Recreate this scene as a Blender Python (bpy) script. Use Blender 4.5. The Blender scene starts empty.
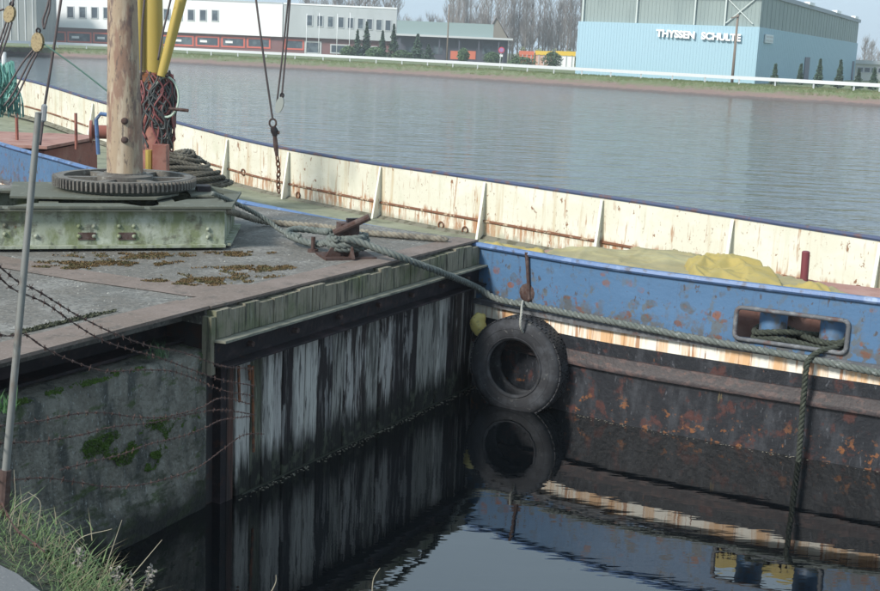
import bpy, math, random
from mathutils import Vector, Matrix, noise
random.seed(11)
sc = bpy.context.scene
R = math.radians

# ------------------------------------------------------------------ camera
CAM = Vector((0, 0, 3.6)); FOC = 1222.0; ROLL = R(2.5)
PIT = math.atan((295.5-47.0)*math.cos(ROLL)/FOC)
cam = bpy.data.cameras.new('camera'); co = bpy.data.objects.new('camera', cam)
sc.collection.objects.link(co); sc.camera = co
cam.sensor_width = 36; cam.lens = FOC/880*36; cam.clip_end = 5000; cam.clip_start = .1
Uv = Vector((0, math.sin(PIT), math.cos(PIT))); Fv = Vector((0, math.cos(PIT), -math.sin(PIT))); Xv = Vector((1, 0, 0))
rc = math.cos(ROLL)*Xv + math.sin(ROLL)*Uv; uc = -math.sin(ROLL)*Xv + math.cos(ROLL)*Uv
m = Matrix((rc, uc, -Fv)).transposed().to_4x4(); m.translation = CAM
co.matrix_world = m

# ------------------------------------------------------------------ light
SUN_AZ = (-.72, -.69); SUN_EL = R(36)
w = bpy.data.worlds.new("World"); sc.world = w; w.use_nodes = True
wn = w.node_tree.nodes; wl = w.node_tree.links
sky = wn.new('ShaderNodeTexSky'); sky.sky_type = 'NISHITA'; sky.sun_disc = False
sky.sun_elevation = SUN_EL; sky.sun_rotation = math.atan2(SUN_AZ[0], SUN_AZ[1]); sky.dust_density = 3.0; sky.air_density = 1.0; sky.ozone_density = 1.0
veil = wn.new('ShaderNodeMixRGB'); veil.inputs[0].default_value = .85; veil.inputs[2].default_value = (6.4, 8.3, 9.8, 1)
wl.new(sky.outputs[0], veil.inputs[1]); wl.new(veil.outputs[0], wn['Background'].inputs[0])
wn['Background'].inputs[1].default_value = .09
sl = bpy.data.lights.new('sun', 'SUN'); sl.energy = 3.9; sl.angle = R(12); sl.color = (1, .955, .88)
so = bpy.data.objects.new('sun', sl); sc.collection.objects.link(so)
sd = Vector((SUN_AZ[0]*math.cos(SUN_EL), SUN_AZ[1]*math.cos(SUN_EL), math.sin(SUN_EL)))
so.rotation_euler = sd.to_track_quat('Z', 'Y').to_euler()
sc.view_settings.view_transform = 'Standard'; sc.view_settings.look = 'None'; sc.view_settings.exposure = .25; sc.view_settings.gamma = 1

# ------------------------------------------------------------------ survey helper: photo point -> point of the place
def ray(px, py):
    dx = px-440; dy = py-295.5
    a = dx*math.cos(ROLL)+dy*math.sin(ROLL); b = dx*math.sin(ROLL)-dy*math.cos(ROLL)
    return a*Xv + b*Uv + FOC*Fv
def atz(px, py, z): r = ray(px, py); return CAM + r*((z-CAM.z)/r.z)
def aty(px, py, y): r = ray(px, py); return CAM + r*(y/r.y)
def onwall(px, py, A, B):          # hits the vertical plane through A,B
    d = (B-A).to_2d(); n = Vector((d.y, -d.x, 0)); r = ray(px, py)
    return CAM + r*((A-CAM).dot(n)/r.dot(n))

# ------------------------------------------------------------------ materials
def node(nt, t, **k):
    n = nt.nodes.new(t)
    for a, v in k.items(): setattr(n, a, v)
    return n
MATS = {}
def mat(name, base, rough=.8, metal=0, layers=(), bump=None, spec=.5, rnd=0, coat=0):
    """layers: (color, scale vec, lo, hi, strength, zramp(lo,hi) or None, kind)"""
    if name in MATS: return MATS[name]
    M = bpy.data.materials.new(name); M.use_nodes = True; nt = M.node_tree; L = nt.links
    bs = nt.nodes['Principled BSDF']; geo = node(nt, 'ShaderNodeNewGeometry')
    bs.inputs['Roughness'].default_value = rough; bs.inputs['Metallic'].default_value = metal
    bs.inputs['Specular IOR Level'].default_value = spec
    rgb = node(nt, 'ShaderNodeRGB'); rgb.outputs[0].default_value = (*base, 1); cur = rgb.outputs[0]
    offs = None
    if rnd:
        oi = node(nt, 'ShaderNodeObjectInfo'); hs = node(nt, 'ShaderNodeHueSaturation')
        mr = node(nt, 'ShaderNodeMapRange'); mr.inputs[3].default_value = 1-rnd; mr.inputs[4].default_value = 1+rnd
        L.new(oi.outputs['Random'], mr.inputs[0]); L.new(mr.outputs[0], hs.inputs['Value']); L.new(cur, hs.inputs['Color']); cur = hs.outputs[0]
    sepz = None
    for i, ly in enumerate(layers):
        col, scv, lo, hi, st = ly[:5]; zr = ly[5] if len(ly) > 5 else None; kind = ly[6] if len(ly) > 6 else 'noise'
        mp = node(nt, 'ShaderNodeMapping'); mp.inputs['Scale'].default_value = scv; mp.inputs['Location'].default_value = (i*7.3, i*3.1, i*1.7)
        L.new(geo.outputs['Position'], mp.inputs[0])
        if kind == 'vor':
            t = node(nt, 'ShaderNodeTexVoronoi'); t.inputs['Scale'].default_value = 1
            n2 = node(nt, 'ShaderNodeTexNoise'); n2.inputs['Scale'].default_value = 2.5; L.new(mp.outputs[0], n2.inputs[0])
            ad = node(nt, 'ShaderNodeVectorMath', operation='MULTIPLY_ADD'); ad.inputs[1].default_value = (.35,)*3
            L.new(n2.outputs['Color'], ad.inputs[0]); L.new(mp.outputs[0], ad.inputs[2]); L.new(ad.outputs[0], t.inputs[0])
            src = t.outputs['Distance']
        else:
            t = node(nt, 'ShaderNodeTexNoise'); t.inputs['Scale'].default_value = 1; t.inputs['Detail'].default_value = 6; t.inputs['Roughness'].default_value = .62
            L.new(mp.outputs[0], t.inputs[0]); src = t.outputs['Fac']
        r = node(nt, 'ShaderNodeMapRange'); r.inputs[1].default_value = lo; r.inputs[2].default_value = hi; r.inputs[4].default_value = st
        f = r.outputs[0]; L.new(src, r.inputs[0])
        if zr:
            if sepz is None:
                sepz = node(nt, 'ShaderNodeSeparateXYZ'); L.new(geo.outputs['Position'], sepz.inputs[0])
            # wobble the height with the same noise so no edge is ruler straight
            wob = node(nt, 'ShaderNodeMath', operation='MULTIPLY_ADD'); wob.inputs[1].default_value = (zr[1]-zr[0])*3.0
            sub = node(nt, 'ShaderNodeMath', operation='SUBTRACT'); sub.inputs[1].default_value = .5; L.new(t.outputs[0] if kind != 'vor' else n2.outputs['Fac'], sub.inputs[0])
            L.new(sub.outputs[0], wob.inputs[0]); L.new(sepz.outputs[2], wob.inputs[2])
            z = node(nt, 'ShaderNodeMapRange'); z.inputs[1].default_value = zr[0]; z.inputs[2].default_value = zr[1]; L.new(wob.outputs[0], z.inputs[0])
            mu = node(nt, 'ShaderNodeMath', operation='MULTIPLY'); L.new(z.outputs[0], mu.inputs[0]); L.new(f, mu.inputs[1]); f = mu.outputs[0]
        mx = node(nt, 'ShaderNodeMixRGB'); mx.inputs[2].default_value = (*col, 1); L.new(f, mx.inputs[0]); L.new(cur, mx.inputs[1]); cur = mx.outputs[0]
    L.new(cur, bs.inputs['Base Color'])
    if bump:
        scv, strg, dist = bump
        mp = node(nt, 'ShaderNodeMapping'); mp.inputs['Scale'].default_value = scv; L.new(geo.outputs['Position'], mp.inputs[0])
        t = node(nt, 'ShaderNodeTexNoise'); t.inputs['Scale'].default_value = 1; t.inputs['Detail'].default_value = 8; L.new(mp.outputs[0], t.inputs[0])
        b = node(nt, 'ShaderNodeBump'); b.inputs['Strength'].default_value = strg; b.inputs['Distance'].default_value = dist
        L.new(t.outputs['Fac'], b.inputs['Height']); L.new(b.outputs[0], bs.inputs['Normal'])
    MATS[name] = M; return M

RUST = (.17, .06, .022); DRUST = (.055, .025, .018)
m_conc = mat('quay_concrete', (.14, .13, .115), .95, layers=[((.22, .215, .2), (2.4, 2.4, 2.4), .46, .6, .8), ((.085, .083, .078), (24, 24, 24), .48, .58, .75), ((.3, .29, .27), (40, 40, 40), .57, .66, .45), ((.07, .075, .07), (1.3, 1.3, 1.3), .5, .68, .7), ((.42, .42, .39), (22, 22, 22), .6, .68, .5), ((.05, .055, .03), (9, 9, 9), .6, .72, .6)], bump=((30, 30, 30), .6, .012))
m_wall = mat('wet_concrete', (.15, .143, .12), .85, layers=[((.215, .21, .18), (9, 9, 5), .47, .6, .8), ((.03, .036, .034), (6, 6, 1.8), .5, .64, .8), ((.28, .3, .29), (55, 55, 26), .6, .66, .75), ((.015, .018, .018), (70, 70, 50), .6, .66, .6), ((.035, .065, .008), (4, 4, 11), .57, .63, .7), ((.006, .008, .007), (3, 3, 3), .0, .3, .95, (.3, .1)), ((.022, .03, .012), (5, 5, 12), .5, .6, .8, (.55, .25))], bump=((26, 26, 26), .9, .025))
m_strip = mat('quay_strip', (.155, .12, .1), .85, layers=[((.21, .165, .145), (2, 2, 2), .45, .65, .6), ((.08, .07, .06), (7, 7, 7), .53, .66, .7), ((.24, .2, .18), (40, 40, 40), .55, .62, .5)], bump=((40, 40, 40), .3, .004))
m_darkst = mat('dark_steel', (.014, .012, .015), .6, layers=[((.06, .04, .045), (5, 5, 8), .5, .7, .7), (DRUST, (14, 14, 9), .58, .7, .8)], bump=((30, 30, 30), .4, .006), spec=.3)
m_flange = mat('pale_flange', (.2, .2, .16), .8, layers=[((.08, .085, .07), (9, 9, 9), .5, .65, .8)], bump=((30, 30, 30), .3, .004))
m_fascia = mat('mossy_timber', (.22, .2, .15), .9, layers=[((.09, .115, .05), (3, 3, 3), .45, .62, .7), ((.035, .035, .03), (28, 28, 2.5), .5, .64, .85), ((.35, .35, .3), (35, 35, 3), .6, .68, .5)], bump=((60, 60, 5), .8, .012))
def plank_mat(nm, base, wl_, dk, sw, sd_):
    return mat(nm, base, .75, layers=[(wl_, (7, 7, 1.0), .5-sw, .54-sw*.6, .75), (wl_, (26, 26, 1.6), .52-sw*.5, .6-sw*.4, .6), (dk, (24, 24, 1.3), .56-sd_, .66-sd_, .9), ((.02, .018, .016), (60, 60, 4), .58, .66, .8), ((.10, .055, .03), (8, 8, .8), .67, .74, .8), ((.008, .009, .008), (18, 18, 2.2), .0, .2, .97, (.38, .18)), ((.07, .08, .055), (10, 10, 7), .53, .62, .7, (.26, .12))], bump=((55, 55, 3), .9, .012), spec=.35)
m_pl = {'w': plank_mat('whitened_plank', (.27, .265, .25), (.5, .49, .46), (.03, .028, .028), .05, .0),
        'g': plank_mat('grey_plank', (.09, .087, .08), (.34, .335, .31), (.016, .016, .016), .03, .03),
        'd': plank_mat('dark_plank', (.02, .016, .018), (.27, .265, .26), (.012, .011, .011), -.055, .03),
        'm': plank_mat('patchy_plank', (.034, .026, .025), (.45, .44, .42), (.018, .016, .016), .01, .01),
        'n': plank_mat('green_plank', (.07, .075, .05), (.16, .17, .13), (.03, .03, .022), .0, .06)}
m_rust = mat('rusty_iron', RUST, .85, layers=[((.06, .03, .022), (14, 14, 14), .45, .6, .9), ((.3, .11, .035), (30, 30, 30), .58, .68, .6)], bump=((60, 60, 60), .6, .004))
m_drust = mat('old_brown_iron', (.07, .045, .04), .75, layers=[((.16, .12, .11), (9, 9, 9), .5, .68, .6), (DRUST, (20, 20, 20), .5, .62, .8)], bump=((50, 50, 50), .5, .004), spec=.3)
m_blue = mat('blue_paint', (.07, .148, .265), .5, layers=[((.09, .185, .325), (1.2, 1.2, 3), .45, .65, .5), ((.11, .12, .12), (9, 9, 6), .57, .60, .8, (1.5, 1.0)), ((.085, .085, .08), (5.2, 5.2, 5.6), .3, .25, .85, (1.5, 1.15), 'vor'), ((.20, .08, .045), (4.1, 4.1, 4.6), .2, .16, .9, (1.55, 1.15), 'vor'), ((.07, .055, .05), (19, 19, 11), .62, .64, .8), ((.06, .1, .17), (12, 12, .8), .6, .66, .5), ((.10, .10, .10), (10, 10, 7), .47, .52, .9, (1.2, 1.0)), ((.15, .065, .04), (7, 7, 7), .57, .61, .8, (1.3, 1.05))], bump=((24, 24, 24), .35, .01))
m_rim = mat('blue_rim', (.085, .16, .32), .5, layers=[((.05, .06, .09), (9, 9, 9), .52, .64, .85), ((.32, .42, .6), (4, 4, 4), .58, .7, .6)], bump=((40, 40, 40), .4, .006))
m_white = mat('white_bulwark', (.62, .6, .5), .6, layers=[((.70, .69, .61), (1, 1, 2), .45, .6, .7), ((.47, .35, .2), (6, 6, .4), .54, .66, .6), ((.34, .16, .07), (15, 15, 1.6), .6, .67, .75), ((.34, .15, .06), (9, 9, 2.0), .5, .6, .8, (.98, .9)), ((.3, .17, .09), (26, 26, 16), .63, .67, .7), ((.2, .08, .03), (8, 8, 6), .645, .67, .9), ((.36, .16, .06), (11, 11, 1.2), .5, .6, .85, (.93, .89)), ((.3, .29, .22), (5, 5, 3), .3, .6, .8, (.74, .66)), ((.5, .5, .38), (3, 3, 1), .55, .7, .4)], bump=((14, 14, 6), .3, .01))
m_whitestay = mat('white_stay', (.72, .72, .64), .6, layers=[((.3, .15, .07), (12, 12, 3), .62, .7, .8)])
m_seam = mat('rusted_seam', (.17, .075, .04), .9, layers=[((.5, .42, .3), (7, 7, 7), .54, .62, .8), ((.07, .03, .02), (20, 20, 20), .55, .65, .9)])
m_band = mat('white_band', (.8, .77, .68), .55, layers=[((.64, .36, .15), (6, 6, .4), .46, .58, .85), ((.36, .15, .05), (17, 17, .8), .54, .61, .85), ((.2, .075, .03), (40, 40, 3), .64, .7, .9)], bump=((14, 14, 4), .3, .006))
m_hull = mat('black_hull', (.011, .013, .018), .55, layers=[((.042, .046, .055), (7, 7, 2.2), .48, .66, .8), ((.14, .15, .17), (30, 30, 9), .62, .68, .5), ((.07, .026, .022), (6, 6, 5), .56, .64, .85), ((.2, .08, .03), (9, 9, 11), .59, .63, .85, (.26, .1)), ((.12, .05, .025), (15, 15, 10), .66, .7, .8), ((.2, .15, .07), (8, 8, 2), .69, .72, .5)], bump=((22, 22, 22), .6, .012), spec=.4)
m_rub = mat('rub_rail_steel', (.025, .018, .02), .6, layers=[((.07, .04, .036), (9, 9, 22), .5, .58, .85), ((.02, .02, .022), (9, 9, 9), .55, .65, .9), ((.12, .05, .03), (20, 20, 20), .64, .7, .7)], bump=((26, 26, 26), .6, .01))
m_fend = mat('grey_scuffed', (.1, .105, .115), .7, layers=[((.2, .21, .22), (10, 10, 10), .5, .62, .8), ((.1, .05, .04), (7, 7, 7), .56, .66, .8)], bump=((40, 40, 40), .5, .006))
m_deck = mat('deck_paint', (.2, .215, .15), .85, layers=[((.1, .11, .08), (3, 3, 3), .5, .65, .7), ((.28, .29, .22), (1.5, 1.5, 1.5), .5, .65, .6)], bump=((20, 20, 20), .3, .005))
m_red = mat('red_oxide', (.25, .085, .062), .75, layers=[((.34, .17, .13), (2, 2, 2), .45, .62, .7), ((.11, .045, .035), (5, 5, 5), .55, .66, .8)], bump=((20, 20, 20), .4, .008))
m_pink = mat('faded_red_board', (.33, .175, .14), .8, layers=[((.2, .085, .065), (4, 4, 4), .5, .65, .8), ((.4, .27, .23), (1.6, 1.6, 1.6), .5, .65, .5)], bump=((20, 20, 20), .4, .008))
m_yel = mat('yellow_paint', (.42, .31, .07), .5, layers=[((.42, .3, .07), (6, 6, 1), .55, .68, .7), (RUST, (14, 14, 5), .67, .71, .9)], bump=((20, 20, 20), .2, .004))
m_mast = mat('pale_mast', (.33, .25, .17), .7, layers=[((.46, .39, .3), (12, 12, 1.4), .48, .6, .7), ((.2, .105, .075), (8, 8, 2.2), .48, .56, .75), ((.09, .07, .06), (30, 30, 6), .6, .64, .8), ((.13, .085, .075), (12, 12, 4.5), .56, .64, .85)], bump=((30, 30, 9), .5, .006))
m_gear = mat('grey_gear', (.13, .12, .105), .7, layers=[((.07, .06, .055), (8, 8, 8), .5, .64, .8), ((.3, .3, .28), (20, 20, 20), .58, .66, .6)], bump=((60, 60, 60), .4, .004))
m_beam = mat('greenish_beam', (.3, .33, .26), .8, layers=[((.16, .19, .09), (7, 7, 3), .46, .6, .85), ((.08, .07, .05), (4, 4, 7), .56, .66, .8), ((.09, .1, .075), (12, 12, 6), .56, .66, .8), ((.5, .53, .47), (5, 5, 5), .56, .68, .6), ((.12, .06, .04), (15, 15, 9), .66, .71, .8)], bump=((30, 30, 30), .5, .008))
m_plate = mat('green_grey_plate', (.10, .105, .08), .8, layers=[((.09, .1, .08), (3, 3, 3), .5, .64, .8), ((.18, .185, .15), (8, 8, 8), .55, .66, .6)], bump=((30, 30, 30), .4, .006))
m_tyre = mat('old_tyre', (.022, .023, .027), .75, layers=[((.06, .065, .075), (6, 6, 6), .48, .66, .7), ((.16, .16, .15), (20, 20, 20), .62, .7, .5)], bump=((40, 40, 40), .4, .006), spec=.4)
m_ropeg = mat('green_grey_rope', (.12, .135, .125), .9, layers=[((.09, .11, .1), (6, 6, 6), .48, .62, .8), ((.3, .32, .31), (25, 25, 25), .57, .66, .7)], bump=((90, 90, 90), .6, .004))
m_roped = mat('dark_green_rope', (.035, .042, .032), .9, layers=[((.09, .1, .075), (30, 30, 30), .55, .65, .8)], bump=((90, 90, 90), .6, .004))
m_ropeb = mat('tan_rope', (.22, .2, .16), .9, layers=[((.1, .09, .075), (8, 8, 8), .5, .62, .8)], bump=((90, 90, 90), .6, .004))
m_wirer = mat('steel_cable', (.09, .07, .07), .6)
m_barb = mat('barbed_wire', (.06, .035, .03), .8, layers=[((.12, .06, .045), (30, 30, 30), .5, .6, .8)])
m_post = mat('galvanised_post', (.19, .195, .185), .6, .2, layers=[((.13, .1, .08), (24, 24, 7), .52, .64, .7), ((.09, .05, .035), (8, 8, 8), .0, .3, .85, (2.0, 1.86))])
m_hose1 = mat('red_hose', (.2, .06, .06), .6); m_hose2 = mat('grey_hose', (.06, .065, .065), .6)
m_net = mat('net_green', (.13, .3, .26), .8, rnd=.3)
m_tarpy = mat('yellow_tarp', (.36, .28, .085), .6, layers=[((.32, .26, .08), (3, 3, 3), .5, .65, .6), ((.2, .15, .07), (9, 9, 9), .62, .7, .7), ((.42, .35, .13), (2, 2, 2), .56, .68, .6)], bump=((16, 16, 16), .35, .012))
m_tarpg = mat('faded_tarp', (.29, .25, .13), .7, layers=[((.38, .35, .19), (2.5, 2.5, 2.5), .48, .64, .7), ((.24, .21, .1), (6, 6, 6), .6, .7, .6)], bump=((16, 16, 16), .35, .012))
m_wood = mat('pulley_wood', (.4, .31, .17), .7, layers=[((.15, .1, .05), (40, 40, 40), .5, .65, .8)])
m_moss = mat('moss', (.12, .075, .03), .95, layers=[((.085, .085, .035), (8, 8, 8), .48, .6, .8)])
m_mossg = mat('wall_moss', (.06, .115, .012), .95, layers=[((.03, .05, .01), (20, 20, 20), .48, .6, .8)])
m_grass = mat('grass_blades', (.075, .125, .045), .7, rnd=.15, layers=[((.17, .23, .09), (30, 30, 30), .52, .64, .7), ((.3, .27, .14), (50, 50, 50), .64, .7, .8)])
m_dry = mat('dry_stalk', (.3, .27, .2), .8)
m_soil = mat('bank_soil', (.04, .045, .03), .95, bump=((20, 20, 20), .8, .03))
m_asph = mat('asphalt', (.12, .125, .13), .9, layers=[((.2, .2, .2), (60, 60, 60), .58, .66, .7)], bump=((80, 80, 80), .4, .005))
m_bank = mat('far_bank', (.15, .175, .085), .95, layers=[((.11, .15, .055), (.35, .35, 1), .45, .62, .8), ((.23, .215, .13), (1.2, 1.2, 2), .55, .68, .6), ((.21, .145, .125), (.8, .8, 1), .0, .3, 1, (.85, .45)), ((.1, .085, .08), (1.5, 1.5, 3), .0, .3, .85, (.28, .12))], bump=((2, 2, 2), .5, .2))
m_fwhite = mat('facade_white', (.86, .86, .86), .6)
m_fgrey = mat('facade_grey', (.46, .49, .5), .7, layers=[((.4, .43, .44), (.3, .3, .1), .48, .6, .6)])
m_fdark = mat('facade_shed', (.22, .24, .24), .8, layers=[((.3, .31, .3), (.9, .9, .1), .5, .62, .8)])
m_glass = mat('window_glass', (.06, .08, .1), .15, layers=[((.16, .2, .22), (.5, .5, .5), .5, .6, .6)])
m_frame = mat('window_frame', (.5, .52, .53), .6)
m_maroon = mat('maroon_wall', (.2, .1, .1), .7)
m_redfr = mat('red_frame', (.62, .13, .09), .5)
m_hallb = mat('hall_light_blue', (.31, .475, .56), .6)
m_hallg = mat('hall_green_cladding', (.25, .31, .3), .7, layers=[((.2, .255, .25), (.5, .5, .12), .48, .6, .6)])
m_roofw = mat('roof_white', (.8, .82, .84), .5)
m_roofg = mat('roof_green', (.25, .33, .33), .7)
m_porch = mat('dark_porch', (.07, .075, .1), .7)
m_rail = mat('guard_rail_steel', (.62, .64, .65), .45, .2)
m_pole = mat('weathered_pole', (.2, .16, .13), .8)
m_flag = mat('white_pole', (.75, .76, .77), .5)
m_con = mat('conifer_green', (.045, .085, .05), .85, rnd=.2)
m_bush = mat('bush_green', (.07, .12, .055), .85, rnd=.2)
m_bark = mat('bare_bark', (.2, .18, .165), .9)
m_twig = mat('bare_twigs', (.25, .225, .21), .9)
m_orange = mat('orange_red_panel', (.6, .16, .09), .6); m_yell = mat('signal_yellow', (.75, .5, .06), .6)
m_black = mat('black_opening', (.02, .02, .022), .8)
m_sign = mat('sign_white', (.85, .85, .85), .5); m_signr = mat('sign_red', (.6, .06, .08), .5)

def water_mat():
    M = bpy.data.materials.new('harbour_water'); M.use_nodes = True; nt = M.node_tree; L = nt.links
    bs = nt.nodes['Principled BSDF']; bs.inputs['Base Color'].default_value = (.0015, .0025, .0035, 1)
    bs.inputs['IOR'].default_value = 2.35; bs.inputs['Roughness'].default_value = .015
    geo = node(nt, 'ShaderNodeNewGeometry'); sep = node(nt, 'ShaderNodeSeparateXYZ'); L.new(geo.outputs['Position'], sep.inputs[0])
    # distance out on the open water (behind the barge)
    ad = node(nt, 'ShaderNodeMath', operation='MULTIPLY_ADD'); ad.inputs[1].default_value = .78; L.new(sep.outputs[0], ad.inputs[0]); L.new(sep.outputs[1], ad.inputs[2])
    far = node(nt, 'ShaderNodeMapRange', interpolation_type='SMOOTHSTEP'); far.inputs[1].default_value = 17; far.inputs[2].default_value = 27; L.new(ad.outputs[0], far.inputs[0])
    def nz(scale, detail, rgh=.55):
        mp = node(nt, 'ShaderNodeMapping'); mp.inputs['Scale'].default_value = scale; mp.inputs['Rotation'].default_value = (0, 0, R(12)); L.new(geo.outputs['Position'], mp.inputs[0])
        t = node(nt, 'ShaderNodeTexNoise'); t.inputs['Scale'].default_value = 1; t.inputs['Detail'].default_value = detail; t.inputs['Roughness'].default_value = rgh; L.new(mp.outputs[0], t.inputs[0]); return t.outputs['Fac']
    b1 = node(nt, 'ShaderNodeBump'); b1.inputs['Distance'].default_value = .0022; b1.inputs['Strength'].default_value = .8; L.new(nz((1.6, 4.5, 1), 3), b1.inputs['Height'])
    b2 = node(nt, 'ShaderNodeBump'); b2.inputs['Distance'].default_value = .27; L.new(nz((.45, 1.3, 1), 4, .5), b2.inputs['Height'])
    mu = node(nt, 'ShaderNodeMath', operation='MULTIPLY'); mu.inputs[1].default_value = .5; L.new(far.outputs[0], mu.inputs[0]); L.new(mu.outputs[0], b2.inputs['Strength'])
    L.new(b1.outputs[0], b2.inputs['Normal']); L.new(b2.outputs[0], bs.inputs['Normal'])
    rr = node(nt, 'ShaderNodeMapRange'); rr.inputs[3].default_value = .012; rr.inputs[4].default_value = .05; L.new(far.outputs[0], rr.inputs[0]); L.new(rr.outputs[0], bs.inputs['Roughness'])
    return M
m_water = water_mat()

# ------------------------------------------------------------------ mesh builder
class MB:
    def __init__(s): s.v = []; s.f = []
    def add(s, vs, fs):
        n = len(s.v); s.v += [tuple(v) for v in vs]; s.f += [tuple(i+n for i in f) for f in fs]; return s
    def prism(s, poly, ext):
        poly = [Vector(p) for p in poly]; ext = Vector(ext); n = len(poly)
        s.add(poly+[p+ext for p in poly], [tuple(range(n))[::-1], tuple(range(n, 2*n))]+[(i, (i+1) % n, n+(i+1) % n, n+i) for i in range(n)]); return s
    def box(s, c, ax, ay, az):      # centre and full-size axis vectors
        c = Vector(c); ax = Vector(ax)/2; ay = Vector(ay)/2; az = Vector(az)/2
        return s.prism([c-ax-ay-az, c+ax-ay-az, c+ax+ay-az, c-ax+ay-az], az*2)
    def beam(s, a, b, wd, h, up=(0, 0, 1)):
        a = Vector(a); b = Vector(b); d = b-a; sd_ = d.cross(Vector(up)).normalized(); u = sd_.cross(d).normalized()
        return s.box((a+b)/2, d, sd_*wd, u*h)
    def tube(s, pts, r, n=6, cap=True):
        pts = [Vector(p) for p in pts]; N = len(pts); rs = r if isinstance(r, (list, tuple)) else [r]*N
        t = (pts[1]-pts[0]).normalized(); u = t.orthogonal().normalized(); vs = []
        for i in range(N):
            t2 = (pts[min(i+1, N-1)]-pts[max(i-1, 0)])
            if t2.length > 1e-9: t = t2.normalized()
            u = (u-t*u.dot(t))
            u = u.normalized() if u.length > 1e-6 else t.orthogonal().normalized()
            w_ = t.cross(u)
            vs += [pts[i]+(u*math.cos(2*math.pi*k/n)+w_*math.sin(2*math.pi*k/n))*rs[i] for k in range(n)]
        fs = [(i*n+k, i*n+(k+1) % n, (i+1)*n+(k+1) % n, (i+1)*n+k) for i in range(N-1) for k in range(n)]
        if cap: fs += [tuple(range(n))[::-1], tuple(range((N-1)*n, N*n))]
        return s.add(vs, fs)
    def lathe(s, c, axis, prof, n=32, close=False):   # prof: (radius, along)
        c = Vector(c); a = Vector(axis).normalized(); u = a.orthogonal().normalized(); w_ = a.cross(u); m_ = len(prof); vs = []
        for k in range(n):
            e = u*math.cos(2*math.pi*k/n)+w_*math.sin(2*math.pi*k/n)
            vs += [c+e*r+a*h for r, h in prof]
        fs = [(k*m_+i, ((k+1) % n)*m_+i, ((k+1) % n)*m_+i+1, k*m_+i+1) for k in range(n) for i in range(m_-1)]
        if close: fs += [(k*m_+m_-1, ((k+1) % n)*m_+m_-1, ((k+1) % n)*m_, k*m_) for k in range(n)]
        return s.add(vs, fs)
    def sheet(s, A, B):            # strip between two polylines
        n = len(A); return s.add(list(A)+list(B), [(i, i+1, n+i+1, n+i) for i in range(n-1)])
    def band(s, pl, off0, off1, z0, z1):  # closed section swept along plan polyline pl [(Vector, normal)], offsets along normal
        n = len(pl); vs = []
        for (p, nr) in pl:
            for (o, z) in ((off0, z0), (off1, z0), (off1, z1), (off0, z1)):
                zz = z(p) if callable(z) else z
                vs.append(Vector((p.x+nr.x*o, p.y+nr.y*o, zz)))
        fs = [(i*4+k, (i+1)*4+k, (i+1)*4+(k+1) % 4, i*4+(k+1) % 4) for i in range(n-1) for k in range(4)]
        fs += [(3, 2, 1, 0), tuple(range((n-1)*4, n*4))]
        return s.add(vs, fs)
    def build(s, name, material, parent=None, smooth=False, **k):
        me = bpy.data.meshes.new(name); off = parent.matrix_world.translation if parent is not None else Vector((0, 0, 0))
        off = Vector(parent['_o']) if parent is not None and '_o' in parent else off
        me.from_pydata([tuple(Vector(v)-off) for v in s.v], [], s.f); me.materials.append(material); me.update()
        import bmesh
        bm = bmesh.new(); bm.from_mesh(me); bmesh.ops.recalc_face_normals(bm, faces=bm.faces); bm.to_mesh(me); bm.free()
        if smooth: me.shade_smooth() if smooth is True else me.set_sharp_from_angle(angle=R(40))
        if smooth == 'auto':
            for p in me.polygons: p.use_smooth = True
            me.set_sharp_from_angle(angle=R(38))
        o = bpy.data.objects.new(name, me); sc.collection.objects.link(o)
        if parent is not None: o.parent = parent; o['_o'] = list(off)
        for a, v in k.items(): o[a] = v
        return o
def thing(name, label, cat, loc=(0, 0, 0), group=None):
    o = bpy.data.objects.new(name, None); sc.collection.objects.link(o); o.location = loc; o.empty_display_size = .1
    o['_o'] = list(loc); o['label'] = label; o['category'] = cat
    if group: o['group'] = group
    return o
def tag(o, label, cat, group=None):
    o['label'] = label; o['category'] = cat
    if group: o['group'] = group
    return o
def struct(o): o['kind'] = 'structure'; return o
def stuff(o): o['kind'] = 'stuff'; return o
def dup(root, loc, label=None):
    r = root.copy(); sc.collection.objects.link(r); r.location = loc
    if label: r['label'] = label
    for ch in root.children:
        c = ch.copy(); sc.collection.objects.link(c); c.parent = r
        for g in ch.children:
            d = g.copy(); sc.collection.objects.link(d); d.parent = c
    return r
def mv(base, loc, rz=0, s=1):
    return None
def spline(pts, n=8):
    P = [Vector(p) for p in pts]; P = [P[0]*2-P[1]]+P+[P[-1]*2-P[-2]]; out = []
    for i in range(1, len(P)-2):
        a, b, c, d = P[i-1:i+3]
        for k in range(n):
            t = k/n; out.append(.5*((2*b)+(c-a)*t+(2*a-5*b+4*c-d)*t*t+(3*b-a-3*c+d)*t**3))
    out.append(P[-2]); return out
def resample(pts, step):
    out = [pts[0]]; acc = 0
    for a, b in zip(pts, pts[1:]):
        L_ = (b-a).length; d = step-acc
        while d <= L_: out.append(a.lerp(b, d/L_)); d += step
        acc = L_-(d-step)
    out.append(pts[-1]); return out
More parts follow.
